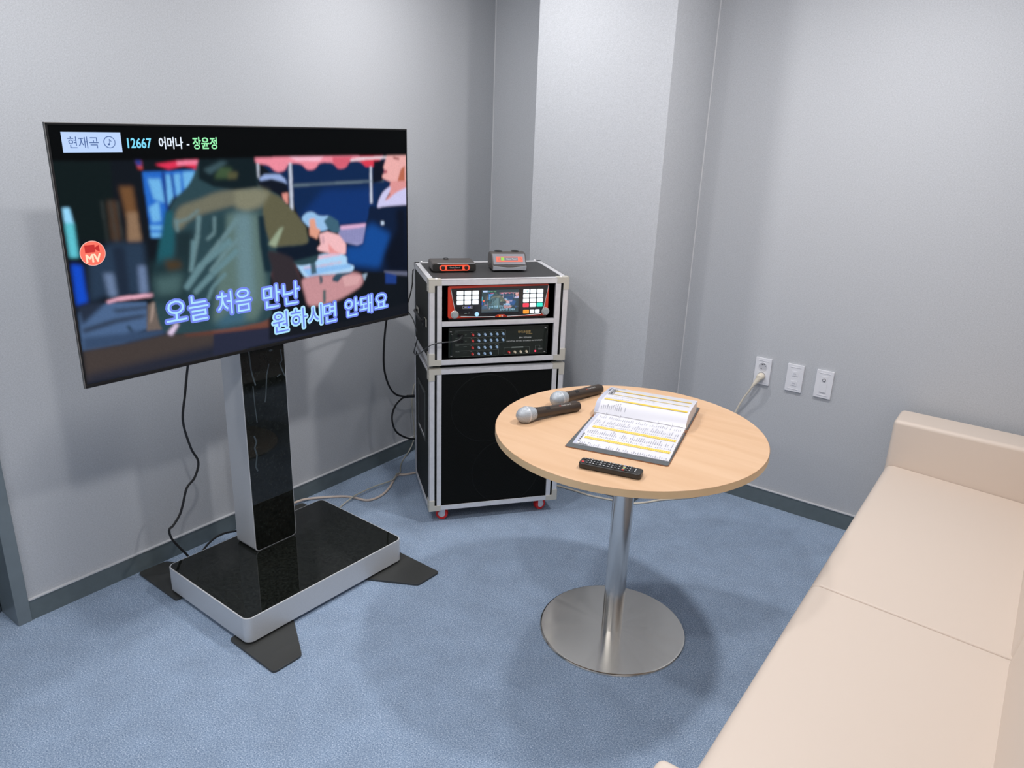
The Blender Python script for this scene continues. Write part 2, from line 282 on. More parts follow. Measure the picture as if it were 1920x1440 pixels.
# ================================================================ television picture (rasterised from shapes, drawn on the panel mesh)
PICTURE=[
((16,22,30),0,[(-6,872),(1000,872),(1006,-18),(-1,2)]),
((14,26,28),0,[(-3,869),(120,866),(112,569),(5,586)]),
((14,40,80),0,[(484,860),(997,863),(994,515),(607,567),(571,724)]),
((17,52,112),3,[(686,715),(867,712),(855,528),(666,538),(609,603)]),
((150,215,250),0,[(8,702),(22,701),(26,641),(9,643)]),
((95,195,210),0.7,[(8,647),(26,645),(26,516),(8,519)]),
((18,75,200),1,[(9,495),(30,484),(31,341),(7,334)]),
((72,54,42),1.5,[(101,719),(123,717),(121,563),(100,564)]),
((60,66,66),-1.5,[(90,720),(91,559)]),
((60,66,66),-1.5,[(108,718),(111,556)]),
((60,66,66),-1.5,[(123,717),(125,554)]),
((112,78,50),1.2,[(132,770),(161,768),(164,648),(140,647)]),
((140,112,88),1,[(142,672),(164,670),(167,553),(135,556)]),
((40,58,80),2,[(44,494),(96,558),(171,549),(169,341),(71,357),(36,340)]),
((30,42,60),1.2,[(99,544),(127,539),(125,345),(98,350)]),
((105,125,158),1.2,[(73,445),(94,440),(96,346),(78,351)]),
((105,125,160),1.2,[(151,459),(169,455),(169,341),(148,344)]),
((76,102,140),0,[(8,308),(74,327),(161,306),(154,195),(113,180),(98,152),(5,153)]),
((38,48,66),1.5,[(7,330),(36,336),(71,330),(12,254),(10,286)]),
((48,60,80),1,[(11,241),(86,260),(155,258),(154,244),(87,240),(12,221)]),
((48,60,80),1,[(81,298),(166,290),(165,279),(90,282)]),
((46,64,84),0,[(107,219),(114,224),(124,190),(116,190)]),
((55,75,105),1.5,[(10,206),(101,193),(119,196),(199,180),(197,156),(98,148),(6,153)]),
((110,98,92),0,[(163,296),(182,300),(207,264),(199,180),(153,186)]),
((170,150,140),0,[(174,302),(180,300),(171,237),(163,211)]),
((235,175,195),0,[(71,334),(100,343),(180,339),(181,324),(93,329),(73,324)]),
((150,190,200),0,[(180,339),(191,335),(190,321),(181,323)]),
((68,60,58),1,[(5,153),(98,148),(197,156),(412,100),(408,5),(4,25)]),
((34,40,56),3,[(3,49),(191,60),(411,69),(407,0),(3,16)]),
((100,62,52),1,[(239,145),(414,131),(412,95),(252,130)]),
((112,70,60),1,[(323,150),(483,145),(484,93),(321,117)]),
((40,44,64),0,[(321,117),(484,93),(708,38),(707,15),(316,18)]),
((22,26,34),0,[(485,109),(741,40),(999,75),(1003,-10),(481,34)]),
((38,105,200),0,[(187,822),(321,824),(318,752),(248,722),(231,662),(219,560),(190,565)]),
((110,180,232),0.8,[(198,796),(227,794),(233,697),(206,717)]),
((110,180,232),0.8,[(241,810),(252,810),(254,722),(235,679)]),
((110,180,232),0.8,[(260,810),(276,813),(274,738),(262,721)]),
((110,180,232),0.8,[(282,817),(318,820),(317,762),(282,742)]),
((110,180,232),0.8,[(193,684),(218,708),(218,628),(197,626)]),
((110,180,232),0.8,[(191,614),(220,610),(218,592),(191,596)]),
((110,180,232),0.8,[(191,585),(216,581),(215,563),(191,567)]),
((24,60,140),0,[(231,820),(240,819),(238,666),(231,662)]),
((30,70,150),0,[(252,810),(258,810),(259,721),(255,713)]),
((225,50,85),0,[(218,850),(271,861),(329,865),(326,813),(308,834),(286,843),(250,830)]),
((245,130,160),0,[(271,861),(326,864),(327,846),(270,845)]),
((190,70,70),0,[(175,864),(189,864),(188,832),(179,833)]),
((30,60,140),0,[(174,866),(188,866),(187,847),(178,847)]),
((238,140,158),0,[(455,907),(926,903),(895,849),(869,817),(839,818),(819,846),(779,847),(766,815),(739,810),(721,843),(676,844),(660,812),(634,810),(618,841),(576,843),(564,809),(537,804),(515,840),(477,844)]),
((220,60,82),0,[(816,899),(917,898),(890,846),(869,816),(839,817),(821,843)]),
((215,95,115),0,[(721,866),(792,867),(767,818),(739,812),(721,843)]),
((250,190,210),0,[(577,870),(691,868),(676,850),(604,852)]),
((235,220,230),0,[(783,854),(820,862),(925,866),(925,856),(820,850),(783,846)]),
((200,208,225),0,[(578,845),(586,845),(583,629),(574,638)]),
((200,208,225),0,[(854,817),(861,817),(860,635),(852,636)]),
((200,208,225),0,[(482,846),(488,846),(486,784),(482,784)]),
((120,140,150),-2.2,[(586,743),(726,744),(906,746)]),
((16,22,36),0,[(482,779),(526,791),(569,754),(572,658),(549,696),(484,740)]),
((150,172,220),0,[(485,779),(503,797),(547,795),(563,774),(569,749),(559,760),(522,777),(489,770)]),
((220,145,135),0,[(551,708),(570,712),(568,656),(555,675)]),
((12,18,34),0,[(869,844),(910,848),(902,743),(863,735)]),
((236,175,172),0,[(926,898),(1025,896),(1024,724),(946,729),(906,754),(899,766),(907,779),(911,799),(905,810),(913,837)]),
((185,105,80),0,[(974,796),(992,818),(992,726),(959,728)]),
((130,60,60),0,[(945,863),(970,855),(969,846),(947,853)]),
((160,70,85),0,[(907,794),(919,798),(921,784),(909,779)]),
((222,150,150),0,[(935,741),(1043,735),(1043,694),(931,645),(900,631),(923,686)]),
((120,70,60),0,[(921,686),(932,676),(909,641),(902,648)]),
((205,202,240),0,[(876,605),(887,655),(905,693),(937,719),(927,680),(907,642),(922,646),(954,683),(1043,723),(1042,608),(904,615)]),
((14,30,58),0,[(848,630),(882,606),(904,613),(1042,614),(1050,235),(794,292),(754,340),(756,430),(818,425),(820,505),(842,558)]),
((20,74,148),3,[(756,430),(818,425),(829,509),(855,534),(929,465),(881,296),(787,328),(754,340)]),
((10,18,34),3,[(953,591),(992,604),(1001,246),(917,264),(905,351),(956,491)]),
((200,220,245),0,[(892,538),(903,536),(905,520),(893,520)]),
((150,150,195),0,[(739,533),(834,534),(819,437),(798,429),(749,454),(730,501)]),
((105,105,160),-0.6,[(737,517),(827,512)]),
((105,105,160),-0.6,[(736,505),(826,500)]),
((105,105,160),-0.6,[(736,493),(826,487)]),
((105,105,160),-0.6,[(736,481),(826,475)]),
((105,105,160),-0.6,[(735,468),(826,462)]),
((105,105,160),-0.6,[(735,456),(825,450)]),
((105,105,160),-0.6,[(743,530),(739,456)]),
((105,105,160),-0.6,[(752,528),(748,454)]),
((105,105,160),-0.6,[(762,527),(758,452)]),
((105,105,160),-0.6,[(772,526),(768,451)]),
((105,105,160),-0.6,[(782,524),(778,449)]),
((105,105,160),-0.6,[(792,523),(788,448)]),
((105,105,160),-0.6,[(801,521),(798,446)]),
((105,105,160),-0.6,[(811,520),(808,444)]),
((105,105,160),-0.6,[(821,519),(818,442)]),
((220,175,210),0,[(739,536),(833,535),(829,518),(741,516)]),
((150,192,232),0,[(606,588),(624,614),(646,617),(667,591),(702,592),(708,559),(696,523),(657,518),(628,548)]),
((62,98,118),0,[(702,592),(732,561),(738,505),(711,507),(692,534),(682,568)]),
((225,158,135),0,[(634,584),(652,583),(656,539),(669,527),(656,483),(632,505)]),
((242,188,192),0,[(664,506),(692,515),(734,490),(757,442),(755,394),(727,390),(649,433),(668,456)]),
((230,150,150),0,[(694,458),(716,415),(739,397),(715,392),(696,408)]),
((205,160,170),0,[(672,494),(679,498),(682,465),(674,450)]),
((90,60,64),0,[(488,404),(575,413),(593,313),(598,252),(513,284)]),
((172,212,246),0,[(576,392),(641,401),(680,410),(759,389),(757,338),(786,327),(777,294),(708,298),(638,308),(611,301),(591,351)]),
((140,190,240),0,[(602,349),(770,339),(773,318),(677,316),(623,306)]),
((225,150,165),-1.5,[(606,351),(662,350),(737,355)]),
((225,185,205),0,[(649,399),(711,404),(738,390),(652,385)]),
((68,94,110),0,[(628,400),(645,400),(650,317),(631,315)]),
((198,145,150),1,[(593,301),(638,308),(708,298),(777,297),(814,274),(818,220),(753,178),(716,162),(672,154),(614,156),(605,228)]),
((215,165,168),0,[(740,285),(810,269),(796,226),(746,226)]),
((52,78,96),0,[(703,282),(720,301),(777,294),(772,289),(739,280),(722,255),(703,265)]),
((60,85,98),0,[(657,304),(668,296),(669,268),(659,259)]),
((70,95,98),0,[(668,228),(678,226),(676,161),(666,164)]),
((150,170,190),0,[(814,274),(834,276),(822,237)]),
((30,60,130),0,[(905,266),(951,255),(950,193),(905,205)]),
((96,100,122),0,[(898,275),(1003,248),(1004,224),(953,240),(902,266)]),
((44,70,78),0,[(334,906),(474,904),(481,791),(482,740),(538,712),(576,641),(602,564),(631,483),(661,432),(656,370),(591,362),(566,393),(502,381),(492,232),(498,126),(382,125),(224,145),(185,177),(179,316),(181,404),(204,488),(224,593),(242,677),(261,718),(304,779)]),
((30,88,100),1.5,[(232,671),(250,660),(247,533),(226,417),(191,424),(210,553)]),
((28,46,52),2,[(250,578),(295,581),(276,406),(239,414)]),
((30,52,58),3,[(180,467),(274,471),(262,278),(174,302)]),
((72,58,40),2,[(215,469),(253,457),(257,428),(223,421)]),
((70,98,100),3,[(187,401),(256,404),(244,321),(187,327)]),
((112,112,96),1.5,[(259,681),(317,703),(362,731),(438,739),(455,685),(373,660),(319,643),(283,619),(264,585),(245,593)]),
((96,94,72),0.7,[(494,735),(542,696),(588,621),(621,549),(627,464),(509,471),(488,583)]),
((128,128,108),2,[(415,736),(478,741),(516,718),(487,657),(441,638),(411,660)]),
((92,116,112),2.5,[(387,638),(482,627),(481,459),(483,234),(446,142),(324,170),(356,459)]),
((104,134,142),3,[(409,636),(455,630),(448,243),(401,182)]),
((40,66,72),2,[(338,599),(380,639),(382,547),(341,461)]),
((20,42,54),1,[(474,619),(492,617),(499,480),(508,354),(482,360),(474,485)]),
((150,165,140),0.5,[(499,485),(536,551),(550,559),(522,469)]),
((16,30,36),0.5,[(328,906),(477,904),(480,779),(482,744),(415,736),(358,753),(321,788)]),
((62,84,58),1.5,[(377,836),(412,827),(404,788),(362,786)]),
((84,84,58),1,[(399,812),(427,810),(422,783),(398,784)]),
((60,84,92),1,[(335,824),(384,858),(402,853),(352,805)]),
((104,134,140),-6,[(313,639),(305,561),(278,405)]),
((104,134,140),-7,[(416,612),(365,523),(293,402)]),
((104,134,140),-6,[(435,551),(375,472),(328,394)]),
((104,134,140),-4,[(254,632),(255,578)]),
((104,134,140),-3,[(255,618),(284,628),(314,662)]),
((104,134,140),-4,[(353,629),(349,559),(327,534)]),
((100,134,142),-9,[(393,522),(309,431),(260,336)]),
((100,134,142),-8,[(409,475),(333,382),(281,312)]),
((100,134,142),-5,[(370,379),(330,324),(315,273)]),
((100,134,142),-5,[(292,538),(279,409)]),
((14,26,42),0.5,[(631,506),(663,474),(651,432),(680,408),(638,402),(575,390),(544,405),(509,471),(625,461)]),
((50,44,50),1,[(491,465),(548,429),(575,403),(580,359),(596,301),(598,252),(540,250),(500,287),(507,374)]),
((60,98,120),3,[(326,159),(397,241),(419,235),(414,142),(344,143)]),
((225,205,235),0.6,[(202,160),(225,196),(233,188),(213,146)]),
((4,6,8),0,[(0,996),(1001,998),(1002,869),(577,870),(232,866),(4,868)]),
]

def raster(W, H, dark=1.0):
    SS = 2; w, h = W * SS, H * SS
    img = np.zeros((h, w, 3), np.float32); asp = 1000 * 0.5708 / 1.0
    xs = (np.arange(w) + .5) / w * 1000; ys = (np.arange(h) + .5) / h * 1000
    def blur(a, k):
        if k < 1: return a
        for ax in (0, 1):
            c = np.cumsum(np.concatenate([np.repeat(np.take(a, [0], ax), k + 1, ax), a, np.repeat(np.take(a, [-1], ax), k, ax)], ax), ax)
            n = a.shape[ax]; a = (np.take(c, range(2 * k + 1, 2 * k + 1 + n), ax) - np.take(c, range(0, n), ax)) / (2 * k + 1)
        return a
    def seglist(pts, wd):
        out = []
        for (a, b_) in zip(pts[:-1], pts[1:]):
            dx, dy = b_[0] - a[0], (b_[1] - a[1]) * 0.571; L_ = math.hypot(dx, dy) or 1; nx, ny = -dy / L_ * wd, dx / L_ * wd / 0.571
            out.append([(a[0] + nx, a[1] + ny), (b_[0] + nx * .8, b_[1] + ny * .8), (b_[0] - nx * .8, b_[1] - ny * .8), (a[0] - nx, a[1] - ny)])
        return out
    for col, bl, pts in PICTURE:
        polys = [pts] if bl >= 0 else seglist(pts, -bl)
        lin = np.array(srgb(*col)[:3], np.float32)
        for pl in polys:
            if bl >= 0 and len(pl) > 8:   # round the corners of organic shapes
                for _ in range(2):
                    pl = [q for i in range(len(pl)) for q in ((pl[i][0] * .78 + pl[(i + 1) % len(pl)][0] * .22, pl[i][1] * .78 + pl[(i + 1) % len(pl)][1] * .22), (pl[i][0] * .22 + pl[(i + 1) % len(pl)][0] * .78, pl[i][1] * .22 + pl[(i + 1) % len(pl)][1] * .78))]
            px = np.array([q[0] for q in pl], np.float32); py = np.array([q[1] for q in pl], np.float32)
            pad = 40 if bl > 0 else 4
            i0, i1 = max(0, int((px.min() - pad) / 1000 * w)), min(w, int((px.max() + pad) / 1000 * w) + 2)
            j0, j1 = max(0, int((py.min() - pad) / 1000 * h)), min(h, int((py.max() + pad) / 1000 * h) + 2)
            if i1 <= i0 or j1 <= j0: continue
            X, Y = np.meshgrid(xs[i0:i1], ys[j0:j1]); ins = np.zeros(X.shape, bool); n = len(pl)
            for k in range(n):
                xa, ya, xb, yb = px[k], py[k], px[(k + 1) % n], py[(k + 1) % n]
                if ya == yb: continue
                c = ((ya > Y) != (yb > Y)) & (X < (xb - xa) * (Y - ya) / (yb - ya) + xa); ins ^= c
            a = ins.astype(np.float32)
            k = int(round((bl * 3 if bl > 0 else (2.2 if bl < -1 else 1.3)) * w / 960)); a = blur(a, k)
            if bl < -1: a = blur(a, k)
            if bl > 0: a = blur(a, k)
            img[j0:j1, i0:i1] = img[j0:j1, i0:i1] * (1 - a[..., None]) + lin * a[..., None]
    for _ in range(3): img = blur(img, max(1, int(round(1.9 * w / 960))))
    img = img.reshape(H, SS, W, SS, 3).mean((1, 3))
    rng = np.random.default_rng(3); g = rng.normal(0, 1, (H, W, 1)).astype(np.float32); g = (g + np.roll(g, 1, 1) + np.roll(g, 1, 0)) / 3
    return np.clip(img * (1 + 0.035 * g) * dark, 0, 1)
def picture_mesh(name, img, x0, x1, z0, z1, y, m, parent):
    H, W, _ = img.shape
    gx = np.linspace(x0, x1, W + 1); gz = np.linspace(z0, z1, H + 1)
    co = np.zeros(((H + 1) * (W + 1), 3), np.float32); co[:, 0] = np.tile(gx, H + 1); co[:, 2] = np.repeat(gz, W + 1); co[:, 1] = y
    j, i = np.meshgrid(np.arange(H), np.arange(W), indexing='ij'); a = (j * (W + 1) + i).ravel()
    f = np.stack([a, a + 1, a + W + 2, a + W + 1], 1)
    me = bpy.data.meshes.new(name); me.vertices.add(len(co)); me.vertices.foreach_set('co', co.ravel())
    me.loops.add(f.size); me.loops.foreach_set('vertex_index', f.ravel().astype(np.int32)); me.polygons.add(len(f)); me.polygons.foreach_set('loop_start', (np.arange(len(f)) * 4).astype(np.int32))
    me.update(calc_edges=True)
    at = me.color_attributes.new('picture', 'FLOAT_COLOR', 'CORNER')
    c = np.ones((len(f), 4, 4), np.float32); c[:, :, :3] = img.reshape(-1, 1, 3); at.data.foreach_set('color', c.ravel())
    me.materials.append(m); o = bpy.data.objects.new(name, me); COL.objects.link(o); o.parent = parent; return o
def em(name, c, s=1.0): return mat(name, (0.01, 0.01, 0.01, 1), 0.4, emit=srgb(*c), es=s)
E_CYAN = em('caption_cyan', (120, 215, 245)); E_WHITE = em('caption_white', (225, 235, 250)); E_GREEN = em('caption_green', (150, 240, 175)); E_BOX = em('title_box_glow', (186, 211, 250))
E_NAVY = em('title_text', (62, 95, 155)); E_PALE = em('lyric_pale', (172, 226, 252)); E_VIO = em('lyric_outline', (112, 134, 238)); E_BADGE = em('badge_coral', (255, 112, 92)); E_BRED = em('badge_red', (196, 22, 22)); E_CREAM = em('badge_cream', (255, 225, 195)); E_RIM = em('badge_rim', (255, 190, 180))
PICM = attr_emission('screen_picture', 'picture')
def captions(parent, U, y, big=True):
    """U maps picture coordinates (0..1) to local x, z"""
    X = lambda u: U[0] + u * (U[1] - U[0]); Z = lambda v: U[2] + v * (U[3] - U[2]); s = (U[1] - U[0]); e = 0.0004
    b = MB(); b.use(E_BOX).prism([(X(.0272), Z(.897)), (X(.149), Z(.897)), (X(.149), Z(.9692)), (X(.0272), Z(.9692))], y - e, y, 'y')
    b.use(E_NAVY).text('현재곡', X(.0385), X(.1005), Z(.9115), Z(.953), y - 2 * e)
    cx, cz = X(.1235), Z(.9335)
    for r, m_, k in ((.0125, E_NAVY, 2), (.0108, E_BOX, 3)):
        b.use(m_).prism([(cx + r * s * math.cos(a * math.pi / 16), cz + r * s * math.sin(a * math.pi / 16)) for a in range(32)], y - k * e, y - k * e + e * .9, 'y')
    b.use(E_NAVY); q = .001 * s
    b.prism([(cx + q * (-2.2 + 2.6 * math.cos(a * .5)), cz + q * (-4.2 + 2.1 * math.sin(a * .5))) for a in range(12)], y - 4 * e, y - 3.1 * e, 'y')
    b.prism([(cx - .6 * q, cz - 4 * q), (cx + .5 * q, cz - 4 * q), (cx + .5 * q, cz + 3.5 * q), (cx + 4 * q, cz + .5 * q), (cx + 4 * q, cz + 2 * q), (cx + .5 * q, cz + 6.5 * q), (cx - .6 * q, cz + 6.5 * q)], y - 4 * e, y - 3.1 * e, 'y')
    b.build('title_box', None, parent); b = MB()
    b.use(E_CYAN).text('12667', X(.1622), X(.2155), Z(.9120), Z(.9480), y - e, ring=.0006 * s)
    b.use(E_WHITE).text('어머나', X(.2335), X(.2900), Z(.9085), Z(.9525), y - e, ring=.0006 * s)
    b.prism([(X(.2995), Z(.9215)), (X(.3062), Z(.9215)), (X(.3062), Z(.9265)), (X(.2995), Z(.9265))], y - e, y, 'y')
    b.use(E_GREEN).text('장윤정', X(.3150), X(.3765), Z(.9070), Z(.9530), y - e, ring=.0006 * s)
    b.build('song_title', None, parent)
    b = MB(); cx, cz = X(.0565), Z(.5265); R = .0272 * s
    b.use(E_RIM).prism([(cx + R * math.cos(a * math.pi / 24), cz + R * math.sin(a * math.pi / 24)) for a in range(48)], y - e, y, 'y')
    b.use(E_BADGE).prism([(cx + R * .95 * math.cos(a * math.pi / 24), cz + R * .95 * math.sin(a * math.pi / 24)) for a in range(48)], y - 2 * e, y - e, 'y')
    b.use(E_BRED).prism([(cx - .58 * R, cz + .08 * R), (cx + .2 * R, cz + .08 * R), (cx + .2 * R, cz + .68 * R), (cx - .58 * R, cz + .68 * R)], y - 3 * e, y - 2 * e, 'y')
    b.prism([(cx + .2 * R, cz + .3 * R), (cx + .55 * R, cz + .08 * R), (cx + .55 * R, cz + .64 * R), (cx + .2 * R, cz + .45 * R)], y - 3 * e, y - 2 * e, 'y')
    b.use(E_CREAM).text('MV', cx - .56 * R, cx + .56 * R, cz - .70 * R, cz - .08 * R, y - 3 * e, ring=.0009 * s)
    b.build('badge', None, parent)
    b = MB()
    W1 = [('오늘', .2035, .3145, .192, .300), ('처음', .3390, .4355, .194, .300), ('만난', .4720, .5870, .187, .295)]
    W2 = [('원하시', .4960, .6600, .058, .160), ('면', .6660, .7110, .058, .158), ('안돼요', .7440, .9110, .064, .160)]
    for (t, u0, u1, v0, v1) in W1 + W2:
        inv = t in ('원하시',)
        fat, thin = (E_PALE, E_VIO) if inv else (E_VIO, E_PALE)
        b.use(fat).text(t, X(u0), X(u1), Z(v0), Z(v1), y - e, 0.0, ring=.0052 * s); b.use(thin).text(t, X(u0), X(u1), Z(v0), Z(v1), y - 2 * e, 0.004)
    b.build('song_lyrics', None, parent)
# ---------------------------------------------------------------- television
TW, TH = 1.1891, 0.6787
tv = thing('television', 'large flat television showing karaoke lyrics over a night market video', 'television', (0.4814, -1.7477, 0.8969), 1.5272)
b = MB(); b.box(-TW / 2, TW / 2, 0, 0.007, 0, TH, bev=0.0015); b.box(-TW / 2 + .03, TW / 2 - .03, 0.006, 0.034, .02, TH - .02, bev=0.003); b.box(-0.42, 0.42, 0.034, 0.062, 0.04, 0.46, bev=0.006)
b.build('housing', BLACKP, tv)
b = MB()
for x0, x1, z0, z1 in ((-TW / 2 - .0015, -TW / 2, -.001, TH + .001), (TW / 2, TW / 2 + .0015, -.001, TH + .001), (-TW / 2, TW / 2, TH, TH + .0012)): b.box(x0, x1, -.001, .008, z0, z1)
b.build('metal_edge', mat('tv_edge_metal', (0.30, 0.29, 0.28, 1), 0.35, metal=0.6), tv)
SX0, SX1, SZ0, SZ1 = -TW / 2 + .006, TW / 2 - .006, .012, TH - .006
img = raster(480, 270)
scr = picture_mesh('screen', img, -TW / 2 + .0005, TW / 2 - .0005, .0005, TH - .0005, -0.0012, PICM, tv)
captions(scr, (-TW / 2, TW / 2, 0, TH), -0.0014)
b = MB()
b.use(BLACKP).box(-TW / 2, TW / 2, -.004, 0, 0, .010, bev=.001)
b.box(-TW / 2, -TW / 2 + .0045, -.003, 0, 0, TH, bev=.0008); b.box(TW / 2 - .0045, TW / 2, -.003, 0, 0, TH, bev=.0008); b.box(-TW / 2, TW / 2, -.003, 0, TH - .0045, TH, bev=.0008)
b.build('bezel', None, tv)
# ---------------------------------------------------------------- television stand
st = thing('television_stand', 'silver and black glass pedestal stand on four dark steel feet under the television', 'tv stand', (0.4514, -1.727, 0), 1.5401)
SW, SD = 0.6749, 0.4776
b = MB(); P = rrect(-SW / 2, SW / 2, -SD / 2, SD / 2, 0.026, 8)
b.prism(P, 0.016, 0.1045, 'z', bev=0.0012); b.build('base', SILVER, st)
b = MB(); b.prism(rrect(-SW / 2 + .0045, SW / 2 - .0045, -SD / 2 + .0045, SD / 2 - .0045, 0.0225, 8), 0.100, 0.1058, 'z', bev=0.0006); b.build('base_glass', BLACKG, st)
b = MB(); b.box(-SW / 2 + .03, SW / 2 - .03, -SD / 2 + .03, SD / 2 - .03, 0.008, 0.017); b.build('base_underframe', FOOT, st)
fp = [(-.356, -.397), (-.251, -.397), (-.160, -.234), (-.14, -.156), (-.354, -.156)]
for sx, sy in ((1, 1), (-1, 1), (1, -1), (-1, -1)):
    q = [(x * sx * (1 if sx > 0 else 1.05), y * sy * (1.0 if sy > 0 else 1.065)) for x, y in fp]
    # rounded outer corners
    Q = []
    for i, p in enumerate(q):
        a, c = Vector(q[i - 1]), Vector(q[(i + 1) % 5]); p = Vector(p)
        if i < 2 or i == 4:
            for t in range(5):
                u = t / 4; p0 = p + (a - p).normalized() * .014; p2 = p + (c - p).normalized() * .014
                v = p0 * (1 - u) ** 2 + p * 2 * u * (1 - u) + p2 * u * u; Q.append((v.x, v.y))
        else: Q.append((p.x, p.y))
    b = MB(); b.prism(Q, 0, 0.008, 'z', bev=0.001); b.build('foot', FOOT, st)
CX0, CX1, CY0, CY1, CZ0, CZ1 = -.0842, .0925, .0795, .197, .106, 1.30
b = MB(); b.prism(rrect(CX0, CX1, CZ0, CZ1, .016, 8), CY0 + .0015, CY1, 'y', bev=.001); b.build('column', SILVER, st)
b = MB(); b.prism(rrect(CX0 + .0032, CX1 - .0032, CZ0 + .0035, CZ1 - .003, .0145, 8), CY0, CY0 + .003, 'y', bev=.0004); pn = b.build('column_glass', BLACKG, st)
SMM = mat('dried_smear', (0.055, 0.075, 0.085, 1), 0.5)
def smear(pts, wd):   # dried smears and drips on the glass
    b = MB()
    for i in range(len(pts) - 1):
        a, c = Vector(pts[i]), Vector(pts[i + 1]); d = (c - a).normalized(); n = Vector((-d.y, d.x)) * wd
        vs = [(p.x, CY0 - .0003, p.y) for p in (a - n, c - n, c + n, a + n)]; b._add([Vector(v) for v in vs], [(0, 1, 2, 3)])
    b.build('smear', SMM, pn)
def pxz(x, z): return (CX0 + x * (CX1 - CX0), z)
smear([pxz(.20, .86), pxz(.22, .79), pxz(.25, .765), pxz(.29, .735)], .0028); smear([pxz(.23, .735), pxz(.24, .66), pxz(.26, .60)], .0018); smear([pxz(.62, .80), pxz(.55, .76), pxz(.50, .69), pxz(.47, .665)], .0022)
smear([pxz(.90, .84), pxz(.92, .80), pxz(.86, .79), pxz(.93, .755), pxz(.97, .74)], .0024); smear([pxz(.78, .745), pxz(.86, .752)], .002)
smear([pxz(.17, .555), pxz(.21, .53), pxz(.16, .51), pxz(.20, .48), pxz(.15, .44), pxz(.19, .42)], .003)
for (x, z, r) in ((.60, .892, .007), (.68, .845, .006), (.17, .873, .004)):
    b = MB(); c = pxz(x, z); b._add([Vector((c[0] + r * 1.3 * math.cos(k * .785), CY0 - .0003, c[1] + r * .7 * math.sin(k * .785))) for k in range(8)], [tuple(range(8))]); b.build('smear', SMM, pn)
b = MB(); b.box(-.12, .12, CY0 - .046, CY0 + .002, .99, 1.24, bev=.004); b.build('mounting_bracket', BLACKP, st)
# ================================================================ flight cases
RW, RD = 0.5586, 0.3847
RLOC = (0.605, -0.7806); RA = 0.9053
hx, hy = RW / 2, RD / 2
def lx(u): return u - hx            # u measured from the left front edge
def case_trims(b, z0, z1, t=0.022):
    """aluminium edge profiles round a case"""
    th = 0.003
    for sx in (-1, 1):
        for sy in (-1, 1):
            xo, yo = sx * hx, sy * hy
            b.box(min(xo, xo - sx * th), max(xo, xo - sx * th), min(yo, yo - sy * t), max(yo, yo - sy * t), z0, z1, bev=.0008)
            b.box(min(xo, xo - sx * t), max(xo, xo - sx * t), min(yo, yo - sy * th), max(yo, yo - sy * th), z0, z1, bev=.0008)
    for zz, s in ((z0, 1), (z1, -1)):
        a, c = min(zz, zz + s * t), max(zz, zz + s * t); a2, c2 = min(zz, zz + s * th), max(zz, zz + s * th)
        for sx in (-1, 1):
            xo = sx * hx
            b.box(min(xo, xo - sx * th), max(xo, xo - sx * th), -hy, hy, a, c, bev=.0008); b.box(min(xo, xo - sx * t), max(xo, xo - sx * t), -hy, hy, a2, c2, bev=.0008)
        for sy in (-1, 1):
            yo = sy * hy
            b.box(-hx, hx, min(yo, yo - sy * th), max(yo, yo - sy * th), a, c, bev=.0008); b.box(-hx, hx, min(yo, yo - sy * t), max(yo, yo - sy * t), a2, c2, bev=.0008)
def bracket(sx, sz, zc, parent, top=False):
    """L shaped corner bracket on the front, wrapping the side"""
    L_, w_, t = .050, .024, .0016; b = MB(); x = sx * (hx + t); z = zc + sz * t
    P = [(x, z), (x - sx * L_, z), (x - sx * L_, z - sz * w_), (x - sx * w_, z - sz * w_), (x - sx * w_, z - sz * L_), (x, z - sz * L_)]
    b.prism(P, -hy - t, -hy + .001, 'y', bev=.0008)
    b.box(min(x, x - sx * t * 1.5), max(x, x - sx * t * 1.5), -hy - t, -hy + .040, min(z, z - sz * L_), max(z, z - sz * L_), bev=.0006)
    if top: b.box(min(x, x - sx * L_), max(x, x - sx * L_), -hy - t, -hy + .03, min(z, z - sz * t * 1.5), max(z, z - sz * t * 1.5), bev=.0006)
    b.cyl((x, -hy + .012, z - sz * .03), (x + sx * .002, -hy + .012, z - sz * .03), .003, 10)
    return b.build('corner_bracket', ALUC, parent)
# ---- lower case: speaker cabinet
Z0, Z1 = 0.062, 0.6841
sp = thing('speaker_cabinet', 'tall black speaker cabinet with aluminium edges and red casters, under the rack case', 'speaker', (RLOC[0], RLOC[1], 0), RA)
b = MB(); b.box(-hx + .002, hx - .002, -hy + .016, hy - .002, Z0 + .002, Z1 - .002); b.build('cabinet', CASE, sp)
b = MB(); case_trims(b, Z0, Z1)
for x0, x1 in ((lx(.0315), lx(.050)), (lx(.5095), lx(.5285))): b.box(x0, x1, -hy + .000, -hy + .016, Z0 + .020, Z1 - .022, bev=.0012)
b.build('edge_trim', ALU, sp)
GR = bpy.data.materials.new('speaker_grille'); GR.use_nodes = True; nt = GR.node_tree; pb = nt.nodes['Principled BSDF']; pb.inputs['Roughness'].default_value = .6; pb.inputs['Specular IOR Level'].default_value = .12
tc = nt.nodes.new('ShaderNodeTexCoord'); mp = nt.nodes.new('ShaderNodeMapping'); mp.inputs['Scale'].default_value = (220, 1, 220); mp.inputs['Rotation'].default_value = (0, math.radians(45), 0)
vo = nt.nodes.new('ShaderNodeTexVoronoi'); vo.inputs['Scale'].default_value = 1; vo.inputs['Randomness'].default_value = 0
crp = nt.nodes.new('ShaderNodeValToRGB'); crp.color_ramp.elements[0].position = .35; crp.color_ramp.elements[0].color = (.001, .001, .001, 1); crp.color_ramp.elements[1].position = .5; crp.color_ramp.elements[1].color = (.006, .007, .0065, 1)
